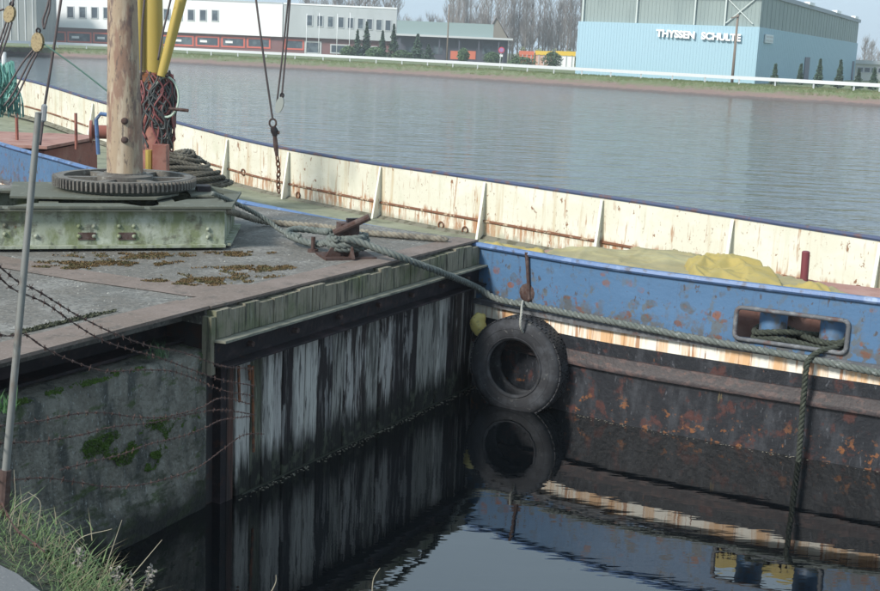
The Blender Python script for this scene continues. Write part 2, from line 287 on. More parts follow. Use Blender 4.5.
def rope_mesh(mb, pts, r, pitch=None, strands=3, seg=7, n=5):
    pitch = pitch or r*7; pts = resample(pts, pitch/seg); t = (pts[1]-pts[0]).normalized(); u = t.orthogonal().normalized()
    S = [[] for _ in range(strands)]; N = len(pts)
    for i, p in enumerate(pts):
        t2 = pts[min(i+1, N-1)]-pts[max(i-1, 0)]
        if t2.length > 1e-9: t = t2.normalized()
        u = (u-t*u.dot(t)).normalized(); w_ = t.cross(u)
        for s_ in range(strands):
            a = 2*math.pi*(i/seg+s_/strands); S[s_].append(p+(u*math.cos(a)+w_*math.sin(a))*r*.52)
    for s_ in S: mb.tube(s_, r*.56, n)
    return mb
def chain_mesh(mb, pts, L_=.1, wd=.03, r=.011):
    pts = resample(pts, L_*.72)
    for i, (a, b) in enumerate(zip(pts, pts[1:])):
        d = (b-a).normalized(); s1 = d.orthogonal().normalized(); s2 = d.cross(s1); s_ = s1 if i % 2 else s2; c = (a+b)/2; lp = []
        for k in range(10):
            an = 2*math.pi*k/10; lp.append(c+d*math.cos(an)*L_/2+s_*math.sin(an)*wd)
        lp.append(lp[0]); mb.tube(lp, r, 5, False)
    return mb

# ================================================================== SETTING
struct(MB().add([(-900, -30, 0), (900, -30, 0), (900, 300, 0), (-900, 300, 0)], [(0, 1, 2, 3)]).build('water', m_water))
# far bank and ground
wlp = [(-500, 30.0), (0, 55), (220, 66), (440, 78), (660, 93), (880, 107), (1300, 130)]
W = [atz(x, y, -.02) for x, y in ((0, 54.5), (110, 60), (220, 66), (330, 71.5), (440, 78), (550, 85.5), (660, 93), (770, 100), (880, 107))]
T = [atz(x, y, 1.2) for x, y in ((0, 46.5), (110, 50), (220, 54.5), (330, 59.5), (440, 66), (550, 72.5), (660, 79.5), (770, 86), (880, 92.5))]
for i in range(len(T)):            # keep the slope a believable 9-16 m wide
    d = (T[i]-W[i]); L_ = max(5, min(d.length, 7)); T[i] = W[i]+d.normalized()*L_; T[i].z = 1.2
W = [W[0]+(W[0]-W[2])*9]+W+[W[-1]+(W[-1]-W[-3])*6]; T = [W[0]+(T[0]-W[1])*1.0]+T+[W[-1]+(T[-1]-W[-2])]
T[0].z = T[-1].z = 1.2; W[0].z = W[-1].z = -.02
fine = lambda P: spline(P[1:-1], 12)
Wf = [W[0]]+fine(W)+[W[-1]]; Tf = [T[0]]+fine(T)+[T[-1]]
rows = [[a-(b-a)*.3+Vector((0, 0, -.3)) for a, b in zip(Wf, Tf)]]
for k in range(7):
    t = k/6; rows.append([a.lerp(b, t)+Vector((0, 0, .12*math.sin(t*math.pi)+.1*noise.noise(a*.3+b*t*.2))) if 0 < k < 6 else a.lerp(b, t) for a, b in zip(Wf, Tf)])
rows.append([Vector((p.x*5 if abs(p.x) > 0 else 0, 900, 1.2)) for p in Tf])
mb = MB(); n = len(Wf); vs = [p for r_ in rows for p in r_]
mb.add(vs, [(j*n+i, j*n+i+1, (j+1)*n+i+1, (j+1)*n+i) for j in range(len(rows)-1) for i in range(n-1)])
struct(mb.build('far_bank', m_bank))
# shaggy grass on the far bank
mb = MB()
for _ in range(26000):
    i = random.randint(1, n-3); t = random.uniform(.42, 1.15); a = Wf[i].lerp(Wf[i+1], random.random()); b = Tf[i].lerp(Tf[i+1], random.random())
    p = a.lerp(b, t); p.z = min(1.2, 1.2*t); h = random.uniform(.05, .2); q = random.uniform(.03, .12)
    mb.add([p-Vector((q, 0, .02)), p+Vector((q, 0, -.02)), p+Vector((random.uniform(-.1, .1), 0, h))], [(0, 1, 2)])
stuff(mb.build('bank_grass', mat('bank_grass', (.12, .16, .06), .9, layers=[((.2, .19, .1), (.6, .6, 1), .5, .62, .8)])))

# ---- far buildings
def wallbox(mb, A, B, z0, z1, depth):
    A = Vector((A.x, A.y, z0)); B = Vector((B.x, B.y, z0)); d = (B-A).normalized(); nr = Vector((-d.y, d.x, 0))
    if nr.y < 0: nr = -nr
    return mb.prism([A, B, B+nr*depth, A+nr*depth], (0, 0, z1-z0))
def facade_rect(root, A, B, cx, cy, wpx, hpx, name, mt, proud=.05, frame=None, fw=.18):
    c = onwall(cx, cy, A, B); d = (B-A); d.z = 0; d.normalize(); nr = Vector((d.y, -d.x, 0))
    if nr.y > 0: nr = -nr
    s_ = (c-CAM).length/FOC; wd = wpx*s_/max(.3, abs(d.x)); h = hpx*s_; c = Vector((c.x, c.y, c.z))
    if frame:
        f = MB(); o = c+nr*proud
        for sx in (-1, 1): f.box(o+d*sx*(wd/2), d*fw, nr*.12, (0, 0, h+fw))
        for sz in (-1, 1): f.box(o+Vector((0, 0, sz*h/2)), d*(wd-fw), nr*.12, (0, 0, fw))
        fo = f.build(name+'_frame' if not name.endswith('frame') else name, frame, root)
        MB().box(c+nr*.03, d*(wd-fw), nr*.06, (0, 0, h-fw)).build('pane', mt, fo)
        return fo
    return MB().box(c+nr*proud*.5, d*wd, nr*proud, (0, 0, h)).build(name, mt, root)
G = 1.2
# long white building with upper window row
A = atz(-70, 44, G); A = Vector((-125, 262, G)); A = onwall(38, 40, Vector((-300, 262, G)), Vector((300, 238, G))); B = onwall(282, 40, Vector((-300, 262, G)), Vector((300, 238, G)))
A.z = B.z = G
root = thing('white_building', 'long white flat-roofed building with a maroon shop-window storey across the water', 'building', A)
zb = onwall(160, 31.5, A, B).z; zt = onwall(230, 1.5, A, B).z
wallbox(MB(), A, B, zb, zt, 18).build('upper_wall', m_fwhite, root)
dn = (B-A).normalized(); bk = Vector((-dn.y, dn.x, 0))*.8
wallbox(MB(), A+bk, B+bk, G, zb, 17).build('lower_wall', m_maroon, root)
wallbox(MB(), A-bk*.1, B-bk*.1, zt, zt+.25, 18).build('roof_edge', m_fgrey, root)
for i in range(14):
    cx = 70.5+i*12.05
    if cx < 280 and not (225 < cx < 280): facade_rect(root, A, B, cx, 12+.0 + (cx-70)*.024, 6.2, 10.2, 'window', m_glass, .05, m_frame, .16)
for i in range(9):
    cx = 54+i*25.6; yy = 35.2+(cx-54)*.032
    if cx < 284: facade_rect(root, A+bk, B+bk, cx, yy+1.2, 21.5, 8.6, 'shop_window', m_glass, .05, m_redfr, .32)
for i in range(8):
    facade_rect(root, A+bk, B+bk, 50+i*25.6, 36.3+i*.8, 7, 2.2, 'notice', m_sign, .14)
# grey building to its right
A2 = onwall(283, 40, Vector((-300, 240, G)), Vector((300, 262, G))); B2 = onwall(396, 40, Vector((-300, 240, G)), Vector((300, 262, G))); A2.z = B2.z = G
root = thing('grey_building', 'pale grey two-storey office with nine small upper windows and white flagpoles in front', 'building', A2)
zb = onwall(330, 38.5, A2, B2).z; zt = onwall(300, 4.8, A2, B2).z
wallbox(MB(), A2, B2, zb, zt, 14).build('upper_wall', m_fgrey, root)
bk = Vector((0, .9, 0)); wallbox(MB(), A2+bk, B2+bk, G, zb, 13).build('lower_wall', m_maroon, root)
wallbox(MB(), A2+Vector((0, -.1, 0)), B2+Vector((0, -.1, 0)), zt, zt+.3, 14).build('roof_edge', m_fwhite, root)
for i, cx in enumerate((309.5, 320, 330.5, 341, 350.5, 360.5, 369.5, 379, 388)): facade_rect(root, A2, B2, cx, 20.3+(cx-309)*.064, 5.6, 10.3, 'window', m_glass, .05, m_frame, .14)
facade_rect(root, A2+bk, B2+bk, 294, 44.5, 18, 8.5, 'shop_window', m_glass, .05, m_redfr, .32)
facade_rect(root, A2+bk, B2+bk, 313, 47.5, 15, 11, 'glass_door', m_glass, .05, m_frame, .3)
facade_rect(root, A2+bk, B2+bk, 340, 49, 18, 8, 'shop_window', m_glass, .05, m_frame, .25)
facade_rect(root, A2+bk, B2+bk, 366, 50, 22, 7, 'shop_window', m_glass, .05, m_frame, .25)
# grey shed at far left
A3 = onwall(-30, 40, Vector((-300, 236, G)), Vector((300, 236, G))); B3 = onwall(37, 40, Vector((-300, 236, G)), Vector((300, 236, G))); A3.z = B3.z = G
root = thing('grey_shed', 'tall grey board-clad shed at the left end of the white building', 'building', A3)
wallbox(MB(), A3, B3, G, G+10, 12).build('wall', m_fdark, root)
for i in range(9):
    q = A3.lerp(B3, (i+.5)/9); MB().box(q+Vector((0, -.06, 5)), (.18, 0, 0), (0, .12, 0), (0, 0, 10)).build('cladding_batten', m_frame, root)
MB().box(A3.lerp(B3, .5)+Vector((0, 5.8, 10.15)), (B3.x-A3.x+.6, 0, 0), (0, 13, 0), (0, 0, .3)).build('roof', m_fdark, root)
# low building with green roof band
A4 = onwall(394, 40, Vector((-300, 232, G)), Vector((300, 224, G))); B4 = onwall(513, 40, Vector((-300, 232, G)), Vector((300, 224, G))); A4.z = B4.z = G
root = thing('low_workshop', 'low dark workshop with a flat canopy and pale green roof band beside the grey office', 'building', A4)
zc = onwall(470, 38.5, A4, B4).z; z1 = onwall(420, 21, A4, B4).z
wallbox(MB(), A4+Vector((0, 2, 0)), B4+Vector((-.8, 2, 0)), G, zc-.02, 10).build('wall', m_porch, root)
wallbox(MB(), A4, B4, zc, zc+.35, 12).build('canopy', m_frame, root)
wallbox(MB(), A4+Vector((.4, 1.2, 0)), B4+Vector((-3.6, 1.2, 0)), zc+.36, z1, 9).build('roof_band', m_roofg, root)
for i in range(6):
    q = A4.lerp(B4, (i+.3)/6); MB().box(q+Vector((0, .6, (zc-G)/2)), (.25, 0, 0), (0, .25, 0), (0, 0, zc-G-.02)).build('column', m_porch, root)
for i, (cx, mt) in enumerate(((455, m_orange), (471, m_orange), (410, m_glass), (487, m_glass), (438, m_glass))):
    facade_rect(root, A4+Vector((0, 2, 0)), B4+Vector((0, 2, 0)), cx, 55 if mt is m_orange else 50, 9, 8, 'door' if mt is m_orange else 'window', mt, .08)
# gabled house
c = aty(497, 62, 262); c.z = G
root = thing('gabled_house', 'small grey house gable rising behind the low workshop canopy', 'building', c)
s_ = 262/FOC; hw = 10*s_
MB().prism([c+Vector((-hw, 0, 0)), c+Vector((hw, 0, 0)), c+Vector((hw, 0, 4.6)), c+Vector((-.6, 0, 8.9)), c+Vector((-hw, 0, 5.6))], (0, 9, 0)).build('wall', mat('brown_gable', (.22, .2, .17), .8), root)
for sgn in (-1, 1):
    a = c+Vector((-.6, -.3, 9)); b = c+Vector((sgn*hw*1.1, -.3, 4.6 if sgn > 0 else 5.5)); MB().prism([a, b, b+Vector((0, 0, .25)), a+Vector((0, 0, .25))], (0, 9.6, 0)).build('roof', mat('roof_tiles', (.22, .2, .2), .8), root)
# orange and yellow sheds
def shed(x0, x1, yt, yb, Y, mt, label, band=None):
    a = aty(x0, yb, Y); b = aty(x1, yb, Y); zt_ = aty((x0+x1)/2, yt, Y).z; a.z = b.z = G
    r_ = thing('storage_container', label, 'container', a); wallbox(MB(), a, b, G, zt_-.25, 3).build('body', mt, r_)
    wallbox(MB(), a+Vector((-.1, -.1, 0)), b+Vector((.1, -.1, 0)), zt_-.25, zt_+.45, 3.2).build('top_panel', band or mt, r_)
    for i in range(3):
        q = a.lerp(b, (i+.5)/3); MB().box(q+Vector((0, -.05, (zt_-G)/2)), (.12, 0, 0), (0, .1, 0), (0, 0, zt_-G-.3)).build('door_bar', m_frame, r_)
shed(520, 533, 53.5, 62, 215, m_orange, 'orange red container left of the yellow topped kiosk across the water')
shed(536, 551, 53.5, 64, 214, mat('peach_wall', (.6, .38, .3), .7), 'pinkish kiosk with a yellow top left of the round bush', m_yell)
shed(557, 574, 54, 68, 200, m_fwhite, 'white container with a yellow top beside the blue hall', m_yell)
# big blue hall
A5 = aty(575, 74, 142); B5 = aty(754.5, 83, 133); A5.z = B5.z = G; C5 = aty(854, 79.4, 205); C5.z = G
root = thing('blue_hall', 'huge light blue industrial hall with grey-green upper cladding and white lettering', 'building', B5)
zh = onwall(755, 27.5, A5, B5).z; zh0 = onwall(580, 20.5, A5, B5).z; zh = (zh+zh0)/2; HT = zh+11
dl = (B5-A5).normalized(); dr = (C5-B5).normalized(); C5b = C5
back = A5+(C5-B5)
def inset(P, t): c_ = (A5+C5)/2; return P+(c_-P).normalized()*t
poly = [A5, B5, C5, back]
MB().prism(poly, (0, 0, zh-G)).build('lower_wall', m_hallb, root)
pi_ = [inset(p, .5) for p in poly]
zr5 = onwall(757, -5, A5, B5).z 
MB().prism([Vector((p.x, p.y, zh)) for p in pi_], (0, 0, zr5-zh)).build('upper_wall', m_hallg, root)
po = [inset(p, -.3) for p in poly]
MB().prism([Vector((p.x, p.y, zr5)) for p in po], (0, 0, .5)).build('roof', mat('roof_edge_grey', (.3, .34, .38), .7), root)
L1 = (B5-A5).length; nl = Vector((dl.y, -dl.x, 0)); nrr = Vector((dr.y, -dr.x, 0))
def rib(i, q, nn, dd, z0, z1, wd, dp, mt, nm): return MB().box(q+nn*(dp/2)+Vector((0, 0, (z0+z1)/2-G)), dd*wd, nn*dp, (0, 0, z1-z0)).build(nm, mt, root)
for i in range(60): rib(i, A5.lerp(B5, (i+.5)/60), nl, dl, G, zh-.05, .12, .018, m_hallb, 'cladding_rib')
LR = (C5-B5).length
for i in range(80): rib(i, B5.lerp(C5, (i+.5)/80), nrr, dr, G, zh-.05, .12, .018, m_hallb, 'cladding_rib')
for i in range(34): rib(i, pi_[1].lerp(pi_[2], (i+.5)/34), nrr, dr, zh, zr5-.02, .12, .04, m_hallg, 'upper_rib')
for i in range(48): rib(i, pi_[0].lerp(pi_[1], (i+.5)/48), nl, dl, zh, zr5-.02, .1, .03, m_hallg, 'upper_rib')
for px_ in (583, 636.5, 694.5, 725): 
    q = onwall(px_, 24, pi_[0], pi_[1]); q.z = G; rib(0, q, nl, dl, zh+.02, zr5-.03, .16, .3, mat('pale_mullion', (.5, .56, .54), .6), 'mullion')
q0 = onwall(726, 24, pi_[0], pi_[1]); q1 = onwall(753, 26, pi_[0], pi_[1])
for za, zb_ in ((zh+.3, zr5-.4), (zr5-.4, zh+.3)):
    MB().beam(Vector((q0.x, q0.y, za))+nl*.2, Vector((q1.x, q1.y, zb_))+nl*.2, .08, .1).build('brace', mat('pale_mullion', (.5, .56, .54), .6), root)
for t in (.0, .3, .6, .85):
    q = pi_[1].lerp(pi_[2], .08+t); MB().box(Vector((q.x, q.y, zr5+.6)), dr*LR*.05, Vector((dr.y, -dr.x, 0))*.7, (0, 0, .35)).build('rooflight', m_roofw, root)
for px_, y0_, y1_, wd in ((806, 57, 81, 11), (852, 61, 83, 4)):
    c = onwall(px_, (y0_+y1_)/2, B5, C5); h = onwall(px_, y0_, B5, C5).z-G; c.z = G+h/2; s_ = c.y/FOC
    MB().box(c+nrr*.08, dr*(wd*s_/max(.25, abs(dr.x))), nrr*.12, (0, 0, h)).build('door', mat('door_dark', (.14, .15, .19), .7), root)
# small pale sign on its right face, lettering too worn to read
c = onwall(768, 38.7, B5, C5); s_ = c.y/FOC; uw = 16.5*s_/abs(dr.x)
sg = MB().box(c+nrr*.12, dr*uw, nrr*.12, (0, 0, 8*s_)).build('sign_panel', mat('sign_faded', (.62, .68, .7), .6), root)
for sx in (-.23, .23):
    for sz in (-.22, .22): MB().box(c+nrr*.19+dr*uw*sx+Vector((0, 0, sz*8*s_)), dr*uw*.38, nrr*.02, (0, 0, 1.6*s_)).build('worn_lettering', m_frame, root)
# raised lettering
def lettering(text, pa, pb, hpx, A_, B_, mt, parent, proud=.25):
    a = onwall(*pa, A_, B_); b = onwall(*pb, A_, B_); d = (b-a); d.z = 0; L_ = d.length; d.normalize(); nn = Vector((d.y, -d.x, 0))
    cu = bpy.data.curves.new('lettering', 'FONT'); cu.body = text; cu.extrude = .1; cu.size = 1; cu.offset = .045
    ob = bpy.data.objects.new('t', cu); sc.collection.objects.link(ob); bpy.context.view_layer.update()
    me = bpy.data.meshes.new_from_object(ob.evaluated_get(bpy.context.evaluated_depsgraph_get())); bpy.data.objects.remove(ob)
    xs = [v.co.x for v in me.vertices]; ys = [v.co.y for v in me.vertices]; x0, x1, y0, y1 = min(xs), max(xs), min(ys), max(ys)
    H = hpx*a.y/FOC; off = Vector(parent['_o'])
    for v in me.vertices:
        t = (v.co.x-x0)/(x1-x0); p = a.lerp(b, t); p.z += ((v.co.y-y0)/(y1-y0)-.5)*H; p += nn*(proud+v.co.z); v.co = p-off
    me.materials.clear(); me.materials.append(mt); o = bpy.data.objects.new('lettering', me); sc.collection.objects.link(o); o.parent = parent; o['_o'] = list(off); return o
lettering('THYSSEN', (657, 32.8), (695.5, 35.2), 7.2, A5, B5, m_sign, root)
lettering('SCHULTE', (702, 35.6), (741.5, 37.8), 7.2, A5, B5, m_sign, root)
# pale low building right of the hall
A6 = aty(851, 80, 205); B6 = aty(925, 84, 205); A6.z = B6.z = G
root = thing('pale_low_building', 'low pale building with a dark window strip right of the blue hall', 'building', A6)
zt = aty(868, 64, 205).z
wallbox(MB(), A6, B6, G, zt, 10).build('wall', mat('cream_wall', (.6, .6, .55), .7), root)
wallbox(MB(), A6+Vector((0, -.5, 0)), B6+Vector((0, -.5, 0)), zt, zt+.6, 11).build('roof', m_fgrey, root)
for i in range(6): facade_rect(root, A6, B6, 860+i*7, 69.5+i*.3, 5.5, 4.5, 'window', m_glass, .06, m_frame, .12)

# ---- guard rail
rp = [p.lerp(q, .97) for p, q in zip(Wf[1:-1], Tf[1:-1])]
rp = [Wf[0].lerp(Tf[0], .97)]+rp+[Wf[-1].lerp(Tf[-1], .97)]
for p in rp: p.z = 1.2
root = thing('guard_rail', 'long pale steel guard rail running along the top of the far bank', 'guard rail', rp[len(rp)//2])
top = [Vector((p.x, p.y, 1.85)) for p in rp]
mb = MB()
for a, b in zip(top[1:-1], top[2:-1]): mb.beam(a, b+(b-a)*.001, .08, .34)
mb.build('rail', m_rail, root)
for k, q in enumerate(resample(rp[1:-1], 4.0)):
    MB().box(q+Vector((0, .1, .3)), (.14, 0, 0), (0, .1, 0), (0, 0, .75)).build('post', m_rail, root)
# ---- poles, road sign
def pole(px_, yt, yb, Y, r, name, label, cat, mt, crossbar=False, group=None, dx=0):
    b = aty(px_, yb, Y); b.z = G-.1; t = aty(px_+dx, yt, Y); t = Vector((b.x, b.y, t.z)); root = thing(name, label, cat, b, group)
    MB().tube([b, b.lerp(t, .5), t], [r, r*.85, r*.7], 8).build('shaft', mt, root, True)
    MB().tube([t, t+Vector((0, 0, r*1.2))], [r*1.1, r*.3], 8).build('cap', mt, root)
    if crossbar: MB().beam(t+Vector((-.7, -.15, -.25)), t+Vector((.1, -.15, .0)), .1, .12).build('bracket', mt, root)
    return root
pole(446.5, 5, 66, 178, .12, 'utility_pole', 'brown timber pole behind the guard rail in front of the low workshop', 'pole', m_pole)
pole(732, 15.5, 82, 128, .16, 'utility_pole', 'tall brown timber pole in front of the blue hall lettering', 'pole', m_pole, True)
for i, px_ in enumerate((318.5, 336.5, 349, 306)): pole(px_, 13+i % 2, 57, 205, .07, 'flagpole', ('second from the left of the four white flagpoles at the grey office', 'third from the left of the four white flagpoles at the grey office', 'rightmost of the four white flagpoles at the grey office', 'leftmost of the four white flagpoles at the grey office')[i], 'flagpole', m_flag, group='white flagpoles before the office')
b = aty(499.5, 66, 172); b.z = G; root = thing('road_sign', 'round red and white no-stopping sign on a leaning post', 'road sign', b)
t = aty(501.5, 50, 172); MB().tube([b, Vector((t.x, t.y, t.z+.4))], .05, 8).build('post', m_rail, root)
MB().lathe(t+Vector((0, -.1, 0)), (0, 1, 0), [(0, 0), (.42, 0), (.42, .04), (0, .04)], 20).build('rim', m_signr, root)
MB().lathe(t+Vector((0, -.14, 0)), (0, 1, 0), [(0, 0), (.3, 0), (.3, .03), (0, .03)], 20).build('disc', mat('sign_blue', (.35, .2, .4), .5), root)
MB().box(t+Vector((0, 0, -.75)), (.4, 0, 0), (0, .03, 0), (0, 0, .3)).build('plate', m_sign, root)
# ---- conifers and bushes on the far side
def leafy(mb, c, rx, rz, h0, shape, nleaf, s_):
    for _ in range(nleaf):
        t = random.random(); a = random.uniform(0, 6.283)
        if shape == 'cone':
            t = t**1.25; whorl = .85+.3*math.sin(t*22+math.sin(a*3)*1.6)+.2*math.sin(a*5+t*9); rr = rx*(1-t)*whorl*random.uniform(.35, 1)+.02; z = h0+t*rz
        else:
            rr = rx*math.sqrt(max(0, 1-(2*t-1)**2))*random.uniform(.6, 1.05)*(1+.25*math.sin(a*4+t*5)); z = h0+t*rz
        p = c+Vector((math.cos(a)*rr, math.sin(a)*rr, z)); u = Vector((random.gauss(0, 1), random.gauss(0, 1), random.gauss(0, .6))).normalized()*s_*random.uniform(.6, 1.3); v = u.orthogonal().normalized()*s_*.6
        mb.add([p-u, p+v, p+u, p-v], [(0, 1, 2, 3)])
    return mb
def conifer(px_, yt, yb, Y, wpx, label, shape='cone', name='conifer', cat='tree', group=None):
    b = aty(px_, yb, Y); b.z = G; zt_ = aty(px_, yt, Y).z; rx = wpx*Y/FOC/2; h = zt_-G
    root = thing(name, label, cat, b, group)
    MB().tube([b-Vector((0, 0, .1)), b+Vector((0, 0, h*.85))], [.12, .03], 6).build('trunk', m_bark, root)
    leafy(MB(), b, rx*1.15, h*(.95 if shape == 'cone' else .95), h*.05, shape, 900 if shape == 'cone' else 1100, .22 if h > 3 else .16).build('crown', m_con if shape == 'cone' else m_bush, root)
for (px_, yt, yb, Y, wd, lb) in (
    (357, 30, 57, 200, 10, 'slim dark conifer leftmost in front of the grey office'), (366, 22, 57, 201, 12, 'tallest dark conifer in front of the grey office'),
    (382, 31, 58, 202, 10, 'small conifer between two taller ones by the grey office'), (393, 24, 59, 201, 12, 'tall conifer at the right corner of the grey office'),
    (417, 34, 62, 203, 16, 'broad conifer before the left end of the low workshop'), (428, 44, 62, 198, 16, 'short dark evergreen beside the broad conifer by the workshop'),
    (774, 64, 83, 133, 7.5, 'slim conifer nearest the blue hall corner'), (799.5, 64, 83, 136, 6.5, 'thin conifer just left of the hall door'),
    (818, 59, 86, 128, 10, 'full conifer just right of the hall door'), (838.5, 60, 86, 128, 9.5, 'full conifer left of the hall rear door'),
    (857.5, 69, 86, 129, 8, 'conifer at the right end of the blue hall'), (873, 68, 86, 127, 9, 'conifer in front of the pale low building')):
    conifer(px_, yt, yb, Y, wd, lb)
for (px_, yt, yb, Y, wd, lb) in (
    (348, 46, 57, 198, 12, 'green bush left of the conifers by the grey office'), (375, 47, 58, 197, 14, 'low green bush between conifers by the office'), (402, 50, 60, 196, 15, 'low bush right of the office corner conifer'),
    (463, 48, 62, 196, 9, 'dark shrub beside the orange door of the workshop'), (492, 52, 63, 194, 14, 'shrub left of the round road sign'), (522, 57, 64, 190, 20, 'wide low hedge below the orange container'),
    (552, 52, 66, 186, 15, 'round green bush in front of the pinkish kiosk')):
    conifer(px_, yt, yb, Y, wd, lb, 'round', 'bush', 'bush')
# ---- bare trees behind
def bare_tree_mesh(h, spread, seed, poplar=True):
    rnd_ = random.Random(seed); tr = MB(); tw = MB(); lean = Vector((rnd_.uniform(-.4, .4), 0, h)); P = [Vector((0, 0, 0)), Vector((rnd_.uniform(-.2, .2), 0, h*.4)), lean]
    P = spline(P, 5); tr.tube(P, [.2*(1-i/len(P))+.04 for i in range(len(P))], 6)
    for i in range(46):
        t = rnd_.uniform(.13, .97); b = P[min(int(t*(len(P)-1)), len(P)-2)].lerp(P[min(int(t*(len(P)-1))+1, len(P)-1)], (t*(len(P)-1)) % 1)
        a = rnd_.uniform(0, 6.283); L_ = spread*(1.1-t*.7)*rnd_.uniform(.6, 1.1); up = rnd_.uniform(.9, 2.0) if poplar else rnd_.uniform(.3, 1.1)
        d = Vector((math.cos(a), math.sin(a), up)); e = b+d*L_*.6; e2 = e+Vector((math.cos(a)*.3, math.sin(a)*.3, up*.8))*L_*.6
        tr.tube([b, e, e2], [.055, .04, .02], 3, False)
        for j in range(9):
            s_ = (b.lerp(e, rnd_.random()) if j % 2 else e.lerp(e2, rnd_.random())); a2 = rnd_.uniform(0, 6.283); q = s_+Vector((math.cos(a2)*.5, math.sin(a2)*.5, rnd_.uniform(.4, 1.2)))*rnd_.uniform(.7, 1.6)
            tw.tube([s_, q], [.026, .01], 3, False)
            q2 = q+Vector((rnd_.uniform(-.5, .5), rnd_.uniform(-.5, .5), rnd_.uniform(.2, .8))); tw.tube([s_.lerp(q, .6), q2], [.02, .01], 3, False)
    return tr, tw
protos = []
def bare_tree(kind, loc, sc_, label, group):
    if kind not in protos_d:
        r_ = thing('bare_tree', label, 'tree', (0, 0, 0), group); tr, tw = bare_tree_mesh(*kinds[kind]); tr.build('trunk', m_bark, r_); tw.build('crown', m_twig, r_); protos_d[kind] = r_; o = r_; o.location = loc
    else: o = dup(protos_d[kind], loc, label)
    o['group'] = group; o.scale = (sc_,)*3; o.rotation_euler = (0, 0, random.uniform(0, 6.28)); return o
kinds = {0: (17, 2.7, 3), 1: (19, 2.4, 8), 2: (15, 3.0, 21), 3: (9, 2.6, 5, False), 4: (10, 2.9, 15, False)}; protos_d = {}
k = 0
for px_ in [449, 455, 463, 470, 477, 483, 490, 503, 511, 518, 524, 530, 541, 547, 554, 565, 571, 452, 459, 467, 473, 480, 486, 494, 499, 508, 514, 521, 527, 533, 538, 545, 550, 557, 562, 569, 574, 581, 590]:
    Y = random.uniform(285, 325); q = aty(px_+random.uniform(-2, 2), 50, Y); q.z = G; bare_tree(random.choice((0, 1, 2)), q, random.uniform(.85, 1.1), 'tall bare poplar in the grove behind the yellow topped containers', 'bare poplars behind the containers')
for px_ in [303, 312, 322, 332, 340, 350, 358, 367, 376, 385, 394]:
    Y = random.uniform(290, 320); q = aty(px_+random.uniform(-2, 2), 50, Y); q.z = G; bare_tree(random.choice((3, 4)), q, random.uniform(1.15, 1.4), 'bare winter tree rising above the grey office roof', 'bare trees behind the office')
for px_ in [407, 418, 429, 438]:
    q = aty(px_, 50, 330); q.z = G; bare_tree(3, q, random.uniform(.95, 1.1), 'small bare tree above the pale green roof band', 'bare trees behind the workshop')
for px_ in range(863, 925, 7):
    q = aty(px_, 70, 300+random.uniform(-20, 20)); q.z = G; bare_tree(4, q, random.uniform(.55, .85), 'bushy bare tree above the pale low building', 'bare trees behind the pale building')
mb = MB()
for px_ in range(512, 590, 1):
    for _ in range(26):
        q = aty(px_+random.random(), 50, random.uniform(240, 262)); h = random.uniform(0, 3.2)*(.7+.3*math.sin(px_*.4)); p = Vector((q.x, q.y, G+h)); u = Vector((random.gauss(0, 1), random.gauss(0, 1), random.gauss(0, 1))).normalized()*.25; v = u.orthogonal().normalized()*.15
        mb.add([p-u, p+v, p+u, p-v], [(0, 1, 2, 3)])
stuff(mb.build('undergrowth', mat('scrub', (.15, .17, .09), .9)))
mb = MB()
for _ in range(2600):
    q = aty(random.uniform(858, 935), 70, random.uniform(320, 360)); h = random.uniform(0, 1)**.7*(3.6+2.2*noise.noise(Vector((q.x*.06, 3, 0)))); p = Vector((q.x, q.y, G+h)); u = Vector((random.gauss(0, 1), random.gauss(0, 1), random.gauss(0, 1))).normalized()*.5; v = u.orthogonal().normalized()*.3
    mb.add([p-u, p+v, p+u, p-v], [(0, 1, 2, 3)])
stuff(mb.build('distant_scrub', mat('scrub_far', (.15, .16, .1), .9)))

# ================================================================== QUAY
ZQ = 1.6
E0 = Vector((.35, 12.9, 0)); DW = Vector((.479, .878, 0)).normalized(); NW = Vector((DW.y, -DW.x, 0))   # wall direction, outward normal
def wp(s, o=0, z=0): return E0-DW*s+NW*o+Vector((0, 0, z))   # s metres from the far corner towards us
S_C = (E0-Vector((-1.7, 9.0, 0))).length       # corner where timber changes to concrete
backp = [(-.95, 13.75), (-2.2, 14.75), (-3.5, 15.45), (-6, 15.9), (-14, 17)]
qpoly = [wp(0), wp(S_C+.02), wp(S_C+.02, -.22), wp(10, -.22), Vector((-14, 4, 0))]+[Vector((x, y, 0)) for x, y in backp[::-1]]
top = [Vector((p.x, p.y, ZQ-.14)) for p in qpoly]
# top slab carries over the recess under the left edge
mb = MB(); grid = {}
def inpoly(p, poly):
    c = False; j = len(poly)-1
    for i in range(len(poly)):
        a, b = poly[i], poly[j]
        if (a.y > p.y) != (b.y > p.y) and p.x < (b.x-a.x)*(p.y-a.y)/(b.y-a.y)+a.x: c = not c
        j = i
    return c
mb.prism(top, (0, 0, .14)); quay = struct(mb.build('quay', m_conc)); quay['_o'] = [0, 0, 0]
MB().prism([wp(S_C+.0, -.02, -.5), wp(0, -.02, -.5), *[Vector((x, y-.05, -.5)) for x, y in backp], Vector((-14, 4, -.5)), wp(10, -.45, -.5), wp(S_C+.0, -.45, -.5)], (0, 0, ZQ-.14+.5)).build('quay_core', mat('core_dark', (.03, .028, .03), .8, layers=[(DRUST, (6, 6, 6), .5, .64, .8)], bump=((20, 20, 20), .5, .01)), quay)
